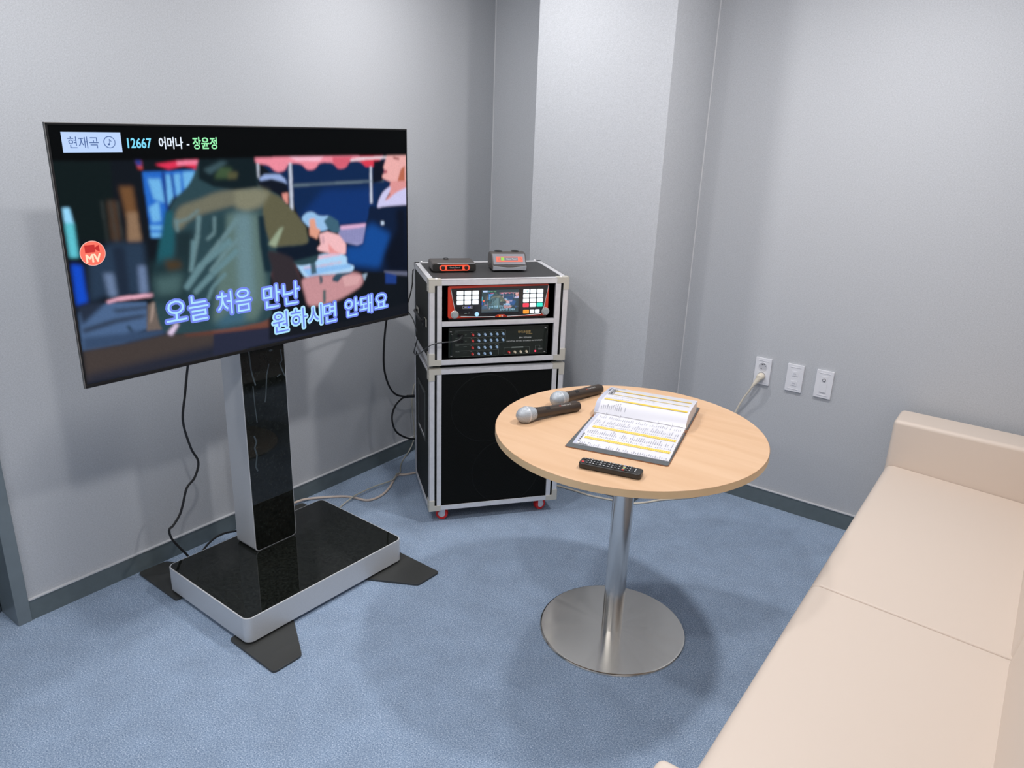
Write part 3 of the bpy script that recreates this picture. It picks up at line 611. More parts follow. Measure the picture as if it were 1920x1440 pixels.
nt.links.new(tc.outputs['Object'], mp.inputs[0]); nt.links.new(mp.outputs[0], vo.inputs['Vector']); nt.links.new(vo.outputs['Distance'], crp.inputs[0]); nt.links.new(crp.outputs[0], pb.inputs['Base Color'])
b = MB(); b.box(lx(.050), lx(.5095), -hy + .006, -hy + .0155, Z0 + .020, Z1 - .022); g = b.build('grille', GR, sp)
for cz, cu in ((.505, .235), (.215, .325)):
    b = MB(); b.lathe([(.1425, 0), (.1435, .0008), (.1455, .0008), (.1465, 0)], 64, Matrix.Translation((lx(cu), -hy + .0061, cz)) @ Matrix.Rotation(math.radians(90), 4, 'X')); b.build('driver_ring', mat('driver_ring', (.006, .0075, .007, 1), .5, spec=.15), g)
for sx in (-1, 1):
    bracket(sx, 1, Z1, sp, True); bracket(sx, -1, Z0, sp)
    # recessed side handle
    b = MB(); x = sx * hx
    y0, y1, z0, z1 = -.085, .075, .355, .545; xo = x + sx * .002; xi = x - sx * .010
    b.use(mat('handle_frame', (.035, .04, .038, 1), .4)); lo, hi = min(xo, x - sx * .004), max(xo, x - sx * .004)
    for (a, c, e, f) in ((y0 - .015, y1 + .015, z1, z1 + .015), (y0 - .015, y1 + .015, z0 - .015, z0), (y0 - .015, y0, z0, z1), (y1, y1 + .015, z0, z1)): b.box(lo, hi, a, c, e, f, bev=.0015)
    b.use(DARK).box(min(x, x - sx * .002), max(x, x - sx * .002) + .0, y0, y1, z0, z1)
    b.use(ALU).box(lo, hi, y0, y1, z0 - .001, z0 + .003)
    b.build('side_handle', None, sp)
for sx, sy in ((-1, -1), (1, -1), (-1, 1), (1, 1)):
    cx, cy = sx * (hx - .062), sy * (hy - .045)
    c = MB(); c.use(ALU).box(cx - .022, cx + .022, cy - .020, cy + .020, .058, .0622, bev=.0005)
    c.box(cx - .010, cx + .010, cy - .0175, cy - .0150, .022, .059, bev=.0005); c.box(cx - .010, cx + .010, cy + .0150, cy + .0175, .022, .059, bev=.0005); cst = c.build('caster', None, sp)
    wv = MB(); wv.use(REDW).lathe([(.0235, -.012), (.026, -.008), (.0265, 0), (.026, .008), (.0235, .012)], 32, Matrix.Translation((cx, cy, .0265)) @ Matrix.Rotation(math.radians(sx * 18), 4, 'Z') @ Matrix.Rotation(math.radians(90), 4, 'X'))
    wv.use(WHITEP).lathe([(.012, -.0135), (.0145, -.0125), (.0145, .0125), (.012, .0135)], 24, Matrix.Translation((cx, cy, .0265)) @ Matrix.Rotation(math.radians(sx * 18), 4, 'Z') @ Matrix.Rotation(math.radians(90), 4, 'X')); wv.build('wheel', None, cst)
# ---- upper case: equipment rack
Y0, Y1 = 0.6997, 1.0391
rc = thing('rack_case', 'short black equipment rack case with aluminium edges, on top of the speaker cabinet', 'rack case', (RLOC[0], RLOC[1], 0), RA)
b = MB(); k = .010
b.use(CASE).box(-hx + .002, -hx + .002 + k, -hy + .003, hy - .002, Y0 + .002, Y1 - .002); b.box(hx - .002 - k, hx - .002, -hy + .003, hy - .002, Y0 + .002, Y1 - .002)
b.box(-hx + .003, hx - .003, hy - .012, hy - .003, Y0 + .003, Y1 - .003); b.box(-hx + .003, hx - .003, -hy + .003, hy - .003, Y0 + .002, Y0 + .010)
b.use(CASETOP).box(-hx + .003, hx - .003, -hy + .003, hy - .003, Y1 - .010, Y1 - .0018); b.build('case_body', None, rc)
b = MB(); case_trims(b, Y0, Y1)
for x0, x1 in ((lx(.0315), lx(.0500)), (lx(.5050), lx(.5270))): b.box(x0, x1, -hy + .000, -hy + .012, Y0 + .014, Y1 - .022, bev=.0012)
b.box(lx(.050), lx(.5050), -hy + .000, -hy + .014, .8555, .8745, bev=.002)
b.box(-hx + .012, -hx + .024, hy - .004, hy + .001, Y0, Y1)
b.build('edge_trim', ALU, rc)
for x0, x1 in ((.022, .0315), (.527, .5366)): b = MB(); b.box(lx(x0), lx(x1), -hy + .006, -hy + .030, Y0 + .01, Y1 - .01); b.build('slot_shade', DARK, rc)  # dark strips standing for the shade in the gaps beside the bars
for sx in (-1, 1):
    bracket(sx, 1, Y1, rc, True); bracket(sx, -1, Y0, rc)
    b = MB(); x = sx * (hx - .002)
    b.use(ALUC).box(min(x, x + sx * .003), max(x, x + sx * .003), -.125, -.075, .838, .868, bev=.001); b.box(min(x, x + sx * .003), max(x, x + sx * .003), .075, .125, .838, .868, bev=.001)
    b.use(BLACKP).tube([(x + sx * .004, -.10, .853), (x + sx * .016, -.08, .858), (x + sx * .018, 0, .860), (x + sx * .016, .08, .858), (x + sx * .004, .10, .853)], .006, 8)
    b.box(min(x, x + sx * .012), max(x, x + sx * .012), -.112, -.088, .838, .868, bev=.002); b.build('carry_handle', None, rc)
for sx in (-1, 1):
    for sy in (-1, 1):
        b = MB(); b.lathe([(.004, 0), (.006, .001), (.006, .003), (.003, .0055)], 16, Matrix.Translation((sx * (hx - .03), sy * (hy - .012), Y1 + .0002))); b.build('corner_stud', ALU, rc)
# ---------------------------------------------------------------- karaoke machine
FY = -hy + .012       # face plane
kz0, kz1 = .8850, 1.0140; ku0, ku1 = .0745, .4800
km = thing('karaoke_machine', 'red framed karaoke player with lit white keys and small screen in the rack', 'karaoke machine', (RLOC[0], RLOC[1], 0), RA)
b = MB(); b.box(lx(ku0) + .004, lx(ku1) - .004, FY + .004, hy - .03, kz0 - .0095, kz1 - .003, bev=.002); b.build('housing', BLACKP, km)
b = MB(); b.prism(rrect(lx(ku0), lx(ku1), kz0, kz1, .008), FY - .004, FY + .008, 'y', bev=.003); b.build('red_frame', RED, km)
FP = [(ku0 + .010, kz1 - .010), (ku0 + .030, .9020), (ku0 + .05, .8935), (.20, .8895), (.2610, .8885), (.2720, .8955), (.3000, .8955), (.3110, .8885), (.36, .8895), (.4500, .8945), (ku1 - .022, .906), (ku1 - .0035, kz1 - .006)]
b = MB(); b.prism([(lx(u), z) for u, z in FP], FY - .0062, FY - .004, 'y', bev=.0003); b.build('front_panel', mat('dark_panel', (.008, .012, .018, 1), .15, coat=.3), km)
SL = mat('silver_line', (.8, .78, .76, 1), .3, metal=.3)
for path in ((0, 1), (2, 3, 4), (7, 8, 9), (10, 11)):
    b = MB()
    for i, j in zip(path[:-1], path[1:]): b.cyl((lx(FP[i][0]), FY - .0065, FP[i][1]), (lx(FP[j][0]), FY - .0065, FP[j][1]), .0011, 6)
    b.build('silver_line', SL, km)
E_KEY = em('key_glow_white', (240, 248, 255), 1.25); E_KEYR = em('key_glow_red', (255, 70, 95), 1.1); E_KEYG = em('key_glow_green', (60, 240, 215), 1.0); E_KEYO = em('key_glow_orange', (255, 160, 50), 1.1); E_KT = em('key_text', (150, 222, 230))
def key(u0, u1, z0, z1, m_, t=None, tm=None):
    b = MB(); b.use(m_).prism(rrect(lx(u0), lx(u1), z0, z1, .0025), FY - .0082, FY - .006, 'y', bev=.0006)
    if t: 
        b.use(tm or E_KT); cw = (u1 - u0) * (.16 if len(t) == 1 else .58); cu = (u0 + u1) / 2 + (.003 if len(t) == 1 else 0); zc = (z0 + z1) / 2
        b.text(t, lx(cu - cw / 2), lx(cu + cw / 2), zc - .0032, zc + .0032, FY - .0086)
    return b.build('key', None, km)
KL = [(.1083, .1340), (.1387, .1640), (.1692, .1945)]
for r, (z0, z1) in enumerate(((.9780, .9940), (.9590, .9753), (.9400, .9563))):
    for c_, (a, c) in enumerate(KL): key(a, c, z0, z1, E_KEY)
KR = [(.3735, .3980), (.4020, .4265), (.4305, .4550)]; n = 1
for r, (z0, z1) in enumerate(((.9793, .9950), (.9605, .9762), (.9420, .9573))):
    for c_, (a, c) in enumerate(KR): key(a, c, z0, z1, E_KEY, str(n)); n += 1
key(*KR[0], .9235, .9390, E_KEYR, '취소', em('key_text_red', (225, 10, 40))); key(*KR[1], .9235, .9390, E_KEY, '0'); key(*KR[2], .9235, .9390, E_KEYG)
key(.3755, .3995, .8972, .9124, E_KEYO, '시작', em('key_text_orange', (255, 110, 30))); key(.4035, .4215, .8978, .9128, E_KEY); key(.4248, .4432, .8982, .9130, E_KEY)
for cu, cz in ((.1005, .9015), (.4680, .9040)):
    M_ = Matrix.Translation((lx(cu), FY - .004, cz)) @ Matrix.Rotation(math.radians(90), 4, 'X')
    b = MB(); b.use(mat('knob_ring', (.7, .68, .62, 1), .3, metal=.4)).lathe([(.0155, 0), (.0155, .004), (.0140, .0048), (.013, .003)], 32, M_)
    b.use(mat('knob_face', (.33, .37, .37, 1), .4)).lathe([(.0115, .002), (.0115, .011), (.0105, .012)], 32, M_); b.build('volume_knob', None, km)
b = MB(); b.lathe([(.0085, 0), (.0085, .002), (.0075, .003)], 28, Matrix.Translation((lx(.1885), FY - .006, .9005)) @ Matrix.Rotation(math.radians(90), 4, 'X')); b.build('round_button', em('button_glow_blue', (165, 215, 255), 1.2), km)
b = MB(); b.use(BLACKP).box(lx(.1375), lx(.1500), FY - .0068, FY - .006, .9020, .9090); b.use(mat('usb_metal', (.3, .38, .36, 1), .4)).box(lx(.1390), lx(.1490), FY - .0072, FY - .0066, .9040, .9062)
b.use(WHITE).text('usb', lx(.1525), lx(.1600), .9045, .9080, FY - .0066); b.build('usb_port', None, km)
b = MB(); b.use(WHITE); frame_lines(b, lx(.1320), lx(.1712), .9236, .9346, FY - .0066, .0007, .002)
b.use(em('mtc_blue', (200, 205, 255))).text('MTC', lx(.1390), lx(.1515), .9265, .9318, FY - .0066, .02); b.use(em('mtc_key', (90, 110, 255))).box(lx(.1535), lx(.1585), FY - .0068, FY - .0064, .9268, .9315); b.use(em('mtc_white', (215, 215, 255))).text('음', lx(.1600), lx(.1660), .9258, .9328, FY - .0066, .02)
b.build('record_sign', None, km)
b = MB(); b.use(RED)
for p, q in (((.2590, .8860), (.2715, .8962)), ((.2715, .8962), (.2990, .8962)), ((.2990, .8962), (.3120, .8860))): b.cyl((lx(p[0]), FY - .0068, p[1]), (lx(q[0]), FY - .0068, q[1]), .0008, 6)
b.use(em('logo_orange', (255, 150, 50))).prism([(lx(.2810) + .0038 * math.cos(a * .5236), .8903 + .0030 * math.sin(a * .5236)) for a in range(12)], FY - .0066, FY - .0060, 'y')
b.use(em('logo_white', (235, 225, 225))).text('영', lx(.2865), lx(.2935), .8872, .8932, FY - .0066, .02); b.build('logo', None, km)
b = MB(); b.box(lx(.2045), lx(.3560), FY - .0074, FY - .006, .9045, .9970, bev=.0004); sc2 = b.build('display', mat('display_glass', (.01, .012, .014, 1), .3), km)
img2 = np.clip(raster(150, 90) * 0.8 + np.array([0.050, 0.075, 0.085], np.float32), 0, 1)
pic2 = picture_mesh('picture', img2, lx(.2060), lx(.3550), .9060, .9955, FY - .0076, PICM, sc2)
b = MB(); X2 = lambda u: lx(.2060) + u * .149; Z2 = lambda v: .9060 + v * .0895
b.use(E_BOX).prism([(X2(.03), Z2(.9)), (X2(.155), Z2(.9)), (X2(.155), Z2(.975)), (X2(.03), Z2(.975))], FY - .0080, FY - .0077, 'y')
b.use(E_CYAN).text('12667', X2(.17), X2(.22), Z2(.91), Z2(.95), FY - .0079); b.use(E_GREEN).text('어머나 - 장윤정', X2(.235), X2(.385), Z2(.905), Z2(.955), FY - .0079)
b.use(E_VIO).text('오늘 처음 만난', X2(.205), X2(.59), Z2(.20), Z2(.31), FY - .0079, .07); b.use(E_PALE).text('오늘 처음 만난', X2(.205), X2(.59), Z2(.20), Z2(.31), FY - .0082, .015)
b.use(E_VIO).text('원하시면 안돼요', X2(.49), X2(.91), Z2(.07), Z2(.17), FY - .0079, .07); b.use(E_PALE).text('원하시면 안돼요', X2(.49), X2(.91), Z2(.07), Z2(.17), FY - .0082, .03)
b.use(E_BADGE).prism([(X2(.056) + .0042 * math.cos(a * .5236), Z2(.52) + .0042 * math.sin(a * .5236)) for a in range(12)], FY - .0080, FY - .0077, 'y')
b.build('caption', None, sc2)
# ---------------------------------------------------------------- amplifier
am = thing('amplifier', 'black stereo amplifier with rows of red, blue and cream knobs, below the karaoke machine', 'amplifier', (RLOC[0], RLOC[1], 0), RA)
az0, az1 = .7235, .8445; au0, au1 = .080, .4880; AY = -hy + .018
b = MB(); b.box(lx(au0) + .005, lx(au1) - .005, AY + .004, hy - .03, Y0 + .0102, az1 - .002, bev=.002); b.build('housing', BLACKP, am)
b = MB(); b.box(lx(au0), lx(au1), AY, AY + .005, az0, az1, bev=.0008); fpn = b.build('faceplate', mat('amp_faceplate', (.008, .014, .011, 1), .4), am)
b = MB(); yy = AY - .0004; b.use(WHITE)
GL = mat('grey_print', (.20, .23, .21, 1), .6)
b.use(GL)
def hl(u0, u1, z, t=.0007): b.box(lx(u0), lx(u1), yy, yy + .0002, z - t / 2, z + t / 2)
def vl(u, z0, z1, t=.0007): b.box(lx(u) - t / 2, lx(u) + t / 2, yy, yy + .0002, z0, z1)
hl(.106, .308, .8322); vl(.3098, .781, .830); vl(.1048, .820, .830); hl(.106, .308, .8040, .0005); hl(.106, .308, .7790); hl(.106, .283, .7755, .0005); vl(.2830, .7285, .7755); hl(.106, .283, .7500, .0006); hl(.107, .281, .7262); vl(.1050, .7275, .731)
hl(.3065, .337, .7555); hl(.385, .411, .7560); vl(.3055, .7290, .7545); vl(.4125, .7285, .7550); hl(.3065, .411, .7275); b.box(lx(.337), lx(.386), yy, yy + .0002, .7535, .7585)
vl(.4370, .745, .7600); hl(.4370, .4560, .7600); vl(.4565, .752, .7600)
for (r, zr, us) in ((0, .8148, 6), (1, .7901, 6), (2, .7617, 5), (3, .7361, 4)):
    for i in range(us):
        u = .1766 + i * .02464
        b.box(lx(u) - .008, lx(u) - .0025, yy, yy + .0002, zr + .0085, zr + .0098)
        for kk in range(7):
            a_ = math.radians(-120 + 40 * kk + 90); b.box(lx(u) + .0068 * math.cos(a_) - .0003, lx(u) + .0068 * math.cos(a_) + .0003, yy, yy + .0002, zr + .0068 * math.sin(a_) - .0003, zr + .0068 * math.sin(a_) + .0003)
for (t, u0, u1, z0, z1) in (('MIC 1', .1085, .118, .8265, .8300), ('MIC 2', .1085, .118, .8000, .8030), ('MUSIC', .1085, .122, .7705, .7740), ('MASTER', .1085, .124, .7455, .7485), ('BASS', .1455, .152, .8140, .8165), ('MID', .1455, .152, .7890, .7915), ('LINE', .1400, .153, .7660, .7685), ('AUX', .1400, .153, .7410, .7430)): b.text(t, lx(u0), lx(u1), z0, z1, yy)
b.use(WHITE); b.text('BM-303AN', lx(.3670), lx(.4170), .7928, .7985, yy, .01); b.text('DIGITAL ECHO STEREO AMPLIFIER', lx(.3158), lx(.4655), .7795, .7845, yy, .012)
b.use(GOLD).text('마이크음향', lx(.3625), lx(.4140), .8140, .8245, yy, .02); b.text('KOREA', lx(.3955), lx(.4220), .8088, .8128, yy, .02)
for cu, cz in ((.0885, .8300), (.0915, .7305), (.4760, .834), (.477, .7325)):
    b.use(ALU).box(lx(cu) - .0035, lx(cu) + .0035, yy - .0006, yy, cz - .0016, cz + .0016, bev=.0004)
b.build('printed_lettering', None, fpn)
KR_ = mat('knob_red', (.62, .035, .03, 1), .35); KB = mat('knob_blue', (.33, .50, .70, 1), .35); KC = mat('knob_cream', (.72, .62, .44, 1), .35)
def aknob(u, z, m_, ang):
    M_ = Matrix.Translation((lx(u), AY, z)) @ Matrix.Rotation(math.radians(90), 4, 'X')
    b = MB(); b.use(m_).lathe([(.0050, 0), (.0050, .003), (.0040, .0045), (.0040, .011), (.0034, .012)], 20, M_)
    b.use(WHITEP).box(-.0006, .0006, -.0124, -.0118, 0, .0038, M=Matrix.Translation((lx(u), AY, z)) @ Matrix.Rotation(ang, 4, 'Y')); b.build('knob', None, am)
for (zr, us) in ((.8148, 6), (.7901, 6), (.7617, 5), (.7361, 4)):
    for i in range(us): aknob(.1766 + i * .02464, zr, KR_ if i == 0 else KB, random.uniform(-.6, .6))
for i, u in enumerate((.3263, .3507, .3751, .3995)): aknob(u, .7366, KR_ if i == 0 else KC, 0)
b = MB(); b.lathe([(.0035, 0), (.0035, .002), (.002, .003)], 16, Matrix.Translation((lx(.4371), AY, .7366)) @ Matrix.Rotation(math.radians(90), 4, 'X')); b.build('power_light', em('led_red', (255, 60, 90), 2.0), am)
b = MB(); b.use(mat('switch_grey', (.12, .13, .13, 1), .4)).box(lx(.448), lx(.466), AY - .004, AY, .7425, .7485, bev=.001); b.build('power_switch', None, am)
for u in (.0905, .4800):
    b = MB(); b.tube([(lx(u), AY, .824), (lx(u), AY - .012, .822), (lx(u), AY - .014, .80), (lx(u), AY - .014, .76), (lx(u), AY - .012, .738), (lx(u), AY, .736)], .0028, 8); b.build('rack_handle', mat('handle_black_metal', (.03, .035, .033, 1), .25, metal=.6), am)
for zr in (.8135, .7890):
    for u in (.1200, .1330): 
        b = MB(); b.lathe([(.0062, 0), (.0062, .0012), (.0035, .0014), (.003, .0004)], 18, Matrix.Translation((lx(u), AY, zr)) @ Matrix.Rotation(math.radians(90), 4, 'X')); b.build('jack_socket', BLACKP, am)
# ---------------------------------------------------------------- boxes on the rack case
def on_rack(u, d):   # u from left front edge, d back from the front
    c, s = math.cos(RA), math.sin(RA); X_, Y_ = u - hx, d - hy
    return (RLOC[0] + X_ * c - Y_ * s, RLOC[1] + X_ * s + Y_ * c, Y1)
rv = thing('wireless_receiver', 'flat dark wireless microphone receiver with glowing red front on the rack case', 'receiver', on_rack(.128, .205), RA - .03)
w2, d2 = .0885, .058
b = MB(); b.prism(rrect(-w2, w2, .002, .036, .008), -d2 + .004, d2, 'y', bev=.003); b.build('housing', mat('receiver_brown_grey', (.075, .065, .060, 1), .4), rv)
b = MB(); b.prism(rrect(-w2 + .001, w2 - .001, .003, .033, .008), -d2 - .002, -d2 + .006, 'y', bev=.002); b.build('front_panel', mat('receiver_front', (.02, .018, .016, 1), .3), rv)
b = MB(); b.box(-w2 + .02, w2 - .005, -d2 - .001, -d2 + .0045, .0335, .0355, bev=.0006); b.build('chrome_line', mat('chrome_line', (.7, .7, .72, 1), .25, metal=.6), rv)
E_ORNG = em('receiver_red_glow', (255, 92, 62), 1.0)
b = MB(); P = rrect(-.060, .062, .0065, .0295, .0112, 8); b.use(E_ORNG).prism(P, -d2 - .0030, -d2 - .0018, 'y')
b.use(mat('receiver_window', (.012, .004, .004, 1), .2)).box(-.0300, .0320, -d2 - .0036, -d2 - .0030, .0105, .0255, bev=.0002); pn2 = b.build('lit_bezel', None, rv)
b = MB(); b.use(WHITE).text('Classic Tone II', -.0190, .0225, .0165, .0215, -d2 - .0038, .01); b.use(em('tiny_red_led', (255, 60, 80), 2)).box(.0000, .0022, -d2 - .0042, -d2 - .0036, .0100, .0130); b.build('lettering', None, pn2)
for x in (-.0455, .0475):
    b = MB(); b.lathe([(.0085, 0), (.0085, .003), (.0070, .008), (.0060, .009)], 24, Matrix.Translation((x, -d2 - .0028, .018)) @ Matrix.Rotation(math.radians(90), 4, 'X')); b.build('knob', mat('receiver_knob', (.035, .012, .010, 1), .35), rv)
b = MB(); b.lathe([(.011, 0), (.012, .002), (.009, .005)], 20, Matrix.Translation((-.02, .035, .0355))); b.build('top_socket', BLACKP, rv)
for sx in (-1, 1):
    b = MB(); b.box(sx * .06 - .008, sx * .06 + .008, -.04, .04, 0, .003); b.build('rubber_pad', BLACKP, rv)
ch = thing('microphone_charger', 'rounded grey microphone charger with orange label and green window on the rack case', 'charger', on_rack(.356, .195), RA - .06)
w3 = .072
prof = [(-.050, .004), (-.052, .016), (-.048, .026), (-.020, .064), (-.008, .070), (.020, .071), (.040, .066), (.052, .050), (.056, .028), (.054, .004)]
b = MB(); b.prism(prof, -w3, w3, 'x', bev=.006, seg=3); b.build('housing', mat('charger_brown_grey', (.070, .062, .058, 1), .4), ch)
fr = Matrix.Translation((0, -.034, .045)) @ Matrix.Rotation(math.radians(-36.4), 4, 'X')
b = MB(); b.box(-w3 + .006, w3 - .006, -.0030, .0005, -.024, .024, bev=.001, M=fr); b.build('front_plate', mat('charger_plate', (.20, .20, .225, 1), .35, metal=.2), ch)
b = MB(); b.use(em('charger_orange', (255, 118, 92), .9)).box(-.054, .056, -.0040, -.0029, -.012, .012, bev=.0008, M=fr); b.use(mat('charger_window', (.16, .17, .20, 1), .3)).box(-.036, .036, -.0046, -.0039, -.0060, .0070, M=fr)
b.use(em('charger_green', (150, 215, 70), 1.0)).box(-.0340, -.0210, -.0052, -.0045, -.0062, .0072, M=fr); lab = b.build('label_panel', None, ch)
b = MB(); b.use(WHITE).text('Classic Tone II', -.0120, .0330, -.0030, .0035, -.0049, .015, M=fr); b.use(mat('charger_mark', (.25, .05, .04, 1), .5)).text('((', -.048, -.041, -.006, .006, -.0044, M=fr); b.text('))', .043, .050, -.006, .006, -.0044, M=fr); b.build('lettering', None, lab)
b = MB(); P = [(-w3 + .003, .005), (w3 - .003, .005), (w3 - .002, .022)] + [(w3 - .004 - (2 * w3 - .008) * t / 10, .0225 - .007 * math.sin(math.pi * t / 10)) for t in range(11)]
b.prism(P, -.0545, -.049, 'y', bev=.001); b.build('silver_lip', mat('silver_lip', (.36, .37, .40, 1), .4, metal=.2), ch)
for x in (-.036, .034):
    b = MB(); b.lathe([(.016, 0), (.017, .001), (.0155, .002)], 28, Matrix.Translation((x, .016, .0708))); b.build('charging_well', DARK, ch)
for sx in (-1, 1):
    b = MB(); b.box(sx * .05 - .008, sx * .05 + .008, -.04, .04, 0, .005); b.build('rubber_pad', BLACKP, ch)
# ================================================================ round table
BX, BY, BZ, BR = 1.5293, -1.2411, 0.7288, 0.415
tb = thing('round_table', 'round maple laminate pedestal table with brushed steel column and disc base', 'table', (BX, BY, 0))
b = MB(); b.lathe([(.38, .7057), (BR - .001, .7057), (BR, .7067), (BR, .7274), (BR - .0012, BZ)], 160); b.build('tabletop', WOOD, tb, sharp=50)
EDG = mat('table_edge_band', (.66, .47, .27, 1), .4, noise=(12, .04, 3)); b = MB(); n = 160
vs = []; 
for z in (.7066, .7275): vs += [Vector(((BR + .0004) * math.cos(2 * math.pi * k / n), (BR + .0004) * math.sin(2 * math.pi * k / n), z)) for k in range(n)]
b._add(vs, [(k, (k + 1) % n, n + (k + 1) % n, n + k) for k in range(n)], True); b.build('edge_band', EDG, tb)
STB = bpy.data.materials.new('spun_steel'); STB.use_nodes = True; nt = STB.node_tree; pb = nt.nodes['Principled BSDF']
pb.inputs['Base Color'].default_value = (.72, .70, .66, 1); pb.inputs['Metallic'].default_value = 1; pb.inputs['Roughness'].default_value = .2; pb.inputs['Anisotropic'].default_value = .6
tc = nt.nodes.new('ShaderNodeTexCoord'); gr = nt.nodes.new('ShaderNodeTexGradient'); gr.gradient_type = 'RADIAL'; nz = nt.nodes.new('ShaderNodeTexNoise'); nz.noise_dimensions = '1D'; nz.inputs['Scale'].default_value = 14; nz.inputs['Detail'].default_value = 5
mr = nt.nodes.new('ShaderNodeMapRange'); mr.inputs[1].default_value = .3; mr.inputs[2].default_value = .7; mr.inputs[3].default_value = .09; mr.inputs[4].default_value = .24
nt.links.new(tc.outputs['Object'], gr.inputs[0]); nt.links.new(gr.outputs['Fac'], nz.inputs['W']); nt.links.new(nz.outputs['Fac'], mr.inputs[0]); nt.links.new(mr.outputs[0], pb.inputs['Roughness'])
tg = nt.nodes.new('ShaderNodeTangent'); tg.direction_type = 'RADIAL'; tg.axis = 'Z'; nt.links.new(tg.outputs[0], pb.inputs['Tangent'])
b = MB(); b.lathe([(.2445, 0), (.2445, .004), (.2425, .0068), (.238, .0082), (.001, .0085)], 128); b.build('base_disc', STB, tb, sharp=25)
b = MB(); b.lathe([(.0340, .008), (.0340, .700)], 64); b.build('column', STEEL, tb)
b = MB(); b.lathe([(.14, .6990), (.15, .7005), (.15, .7060)], 48); b.build('mounting_plate', mat('black_plate', (.02, .02, .02, 1), .5), tb)
# ---------------------------------------------------------------- song book (ring binder)
TB = Vector((BX, BY, BZ))
bk = thing('song_book', 'open song list binder with yellow striped pages and dark grey cover on the table', 'book', (BX + .002, BY + .0510, BZ), math.radians(13.85))
# local frame: x along the binder's long side, y away from the viewer; spine at y = 0
CV = mat('binder_grey_lining', (.085, .095, .10, 1), .55, noise=(300, .1, 2)); CVO = mat('binder_brown_skin', (.25, .10, .04, 1), .5)
bw = .152
def cov(y0, y1):
    b = MB(); b.use(CVO).prism(rrect(-bw, bw, y0, y1, .008), 0, .0022, 'z', bev=.0006); b.use(CV).prism(rrect(-bw + .0015, bw - .0015, y0 + .0015, y1 - .0015, .007), .0021, .0034, 'z', bev=.0004); return b
cov(-.268, -.002).build('front_cover', None, bk); cov(.020, .245).build('back_cover', None, bk)
b = MB(); b.use(CVO).box(-bw, bw, -.004, .022, 0, .004, bev=.001); b.build('spine', None, bk)
PAPER = mat('plastic_page', (.70, .70, .75, 1), .18, spec=.6, coat=.3); PEDGE = mat('page_edges', (.62, .60, .60, 1), .6, noise=(900, .25, 2))
YEL = mat('yellow_print', (.80, .55, .055, 1), .3, coat=.3); YEL2 = mat('pale_yellow_print', (.78, .62, .25, 1), .3, coat=.3); INK = mat('grey_ink', (.36, .37, .42, 1), .4); INKD = mat('dark_ink', (.10, .10, .10, 1), .4); SLV = mat('clear_sleeve', (.50, .52, .62, 1), .12, spec=.7)
pw = .1415
# near leaf stack: thin, rises towards the rings
def near_z(y): t = (y + .262) / .262; return .0052 + .010 * t + .004 * math.sin(t * math.pi)
def far_z(y):  t = y / .225; return .012 + .034 * (1 - (1 - min(1, t * 4.5)) ** 2.2) + .0045 * math.sin(min(1, t) * math.pi) - .006 * t * t
def sheet(b, y0, y1, zf, x0, x1, dz, n=16):
    vs = []
    for i in range(n + 1):
        y = y0 + (y1 - y0) * i / n
        for x in (x0, x1): vs.append(Vector((x, y, zf(y) + dz)))
    b._add(vs, [(2 * i, 2 * i + 1, 2 * i + 3, 2 * i + 2) for i in range(n)], True)
def block(b, y0, y1, zf, zb, x0, x1, n=18, skew=0.0):
    vs = []; 
    for i in range(n + 1):
        y = y0 + (y1 - y0) * i / n; z = zf(y)
        vs += [Vector((x0, y, zb)), Vector((x0, y, z)), Vector((x1, y, z)), Vector((x1, y, zb))]
    fs = []
    for i in range(n):
        a = 4 * i; c = a + 4
        fs += [(a + 1, a + 2, c + 2, c + 1), (a, a + 1, c + 1, c), (a + 2, a + 3, c + 3, c + 2), (a + 3, a, c, c + 3)]
    fs += [(0, 1, 2, 3), (4 * n + 3, 4 * n + 2, 4 * n + 1, 4 * n)]; b._add(vs, fs)
b = MB(); b.use(PAPER); block(b, -.258, .006, near_z, .0035, -pw, pw); b.use(SLV); sheet(b, -.256, -.002, near_z, -pw, -pw + .010, .0003)
b.use(PAPER); n1 = b.build('near_pages', None, bk)
b = MB(); b.use(PEDGE); block(b, .0045, .229, lambda y: far_z(y) - .0012, .0035, -pw, pw); b.use(PAPER); block(b, .004, .230, far_z, .010, -pw - .001, pw + .001) if False else None
b.use(PAPER); sheet(b, .0035, .230, far_z, -pw - .001, pw + .001, .0002, 24); b.use(SLV); sheet(b, .006, .229, far_z, -pw - .001, -pw + .012, .0006, 24)
n2 = b.build('far_pages', None, bk)
def rows(b, zf, yc, x0, x1, h, gap=.0062, dz=.0009, dens=.9, tall=.0032, jit=0.0):
    x = x0
    while x < x1:
        if random.random() < dens:
            hh = h * random.uniform(.3, 1.0); yy_ = yc - h / 2
            while yy_ < yc - h / 2 + hh:
                if random.random() < .86: sheet(b, yy_, yy_ + .0019, zf, x + random.uniform(0, .0006), x + tall * random.uniform(.7, 1.0), dz, 1)
                yy_ += .0027
        x += gap
b = MB()
for y0, y1 in ((-.214, -.199), (-.128, -.111)):
    b.use(YEL2); sheet(b, y0, y1, near_z, -pw + .022, pw - .006, .0006, 2)
    b.use(YEL); x = -pw + .022
    while x < pw - .008: sheet(b, y0, y1, near_z, x, x + .0045, .0008, 1); x += .0062
b.use(INK)
for yc, h in ((-.246, .018), (-.186, .010), (-.156, .034), (-.098, .010), (-.066, .036), (-.024, .026)): rows(b, near_z, yc, -pw + .018, pw - .006, h)
b.use(INKD)
for k in range(5): sheet(b, -.240 + k * .013, -.232 + k * .013, near_z, -pw + .011, -pw + .015, .0009, 1)
sheet(b, -.2575, -.2545, near_z, -pw + .012, -pw + .045, .0009, 1)
b.build('printed_table', None, n1); n1.scale = (1, .93, 1); n1.location.x = .005
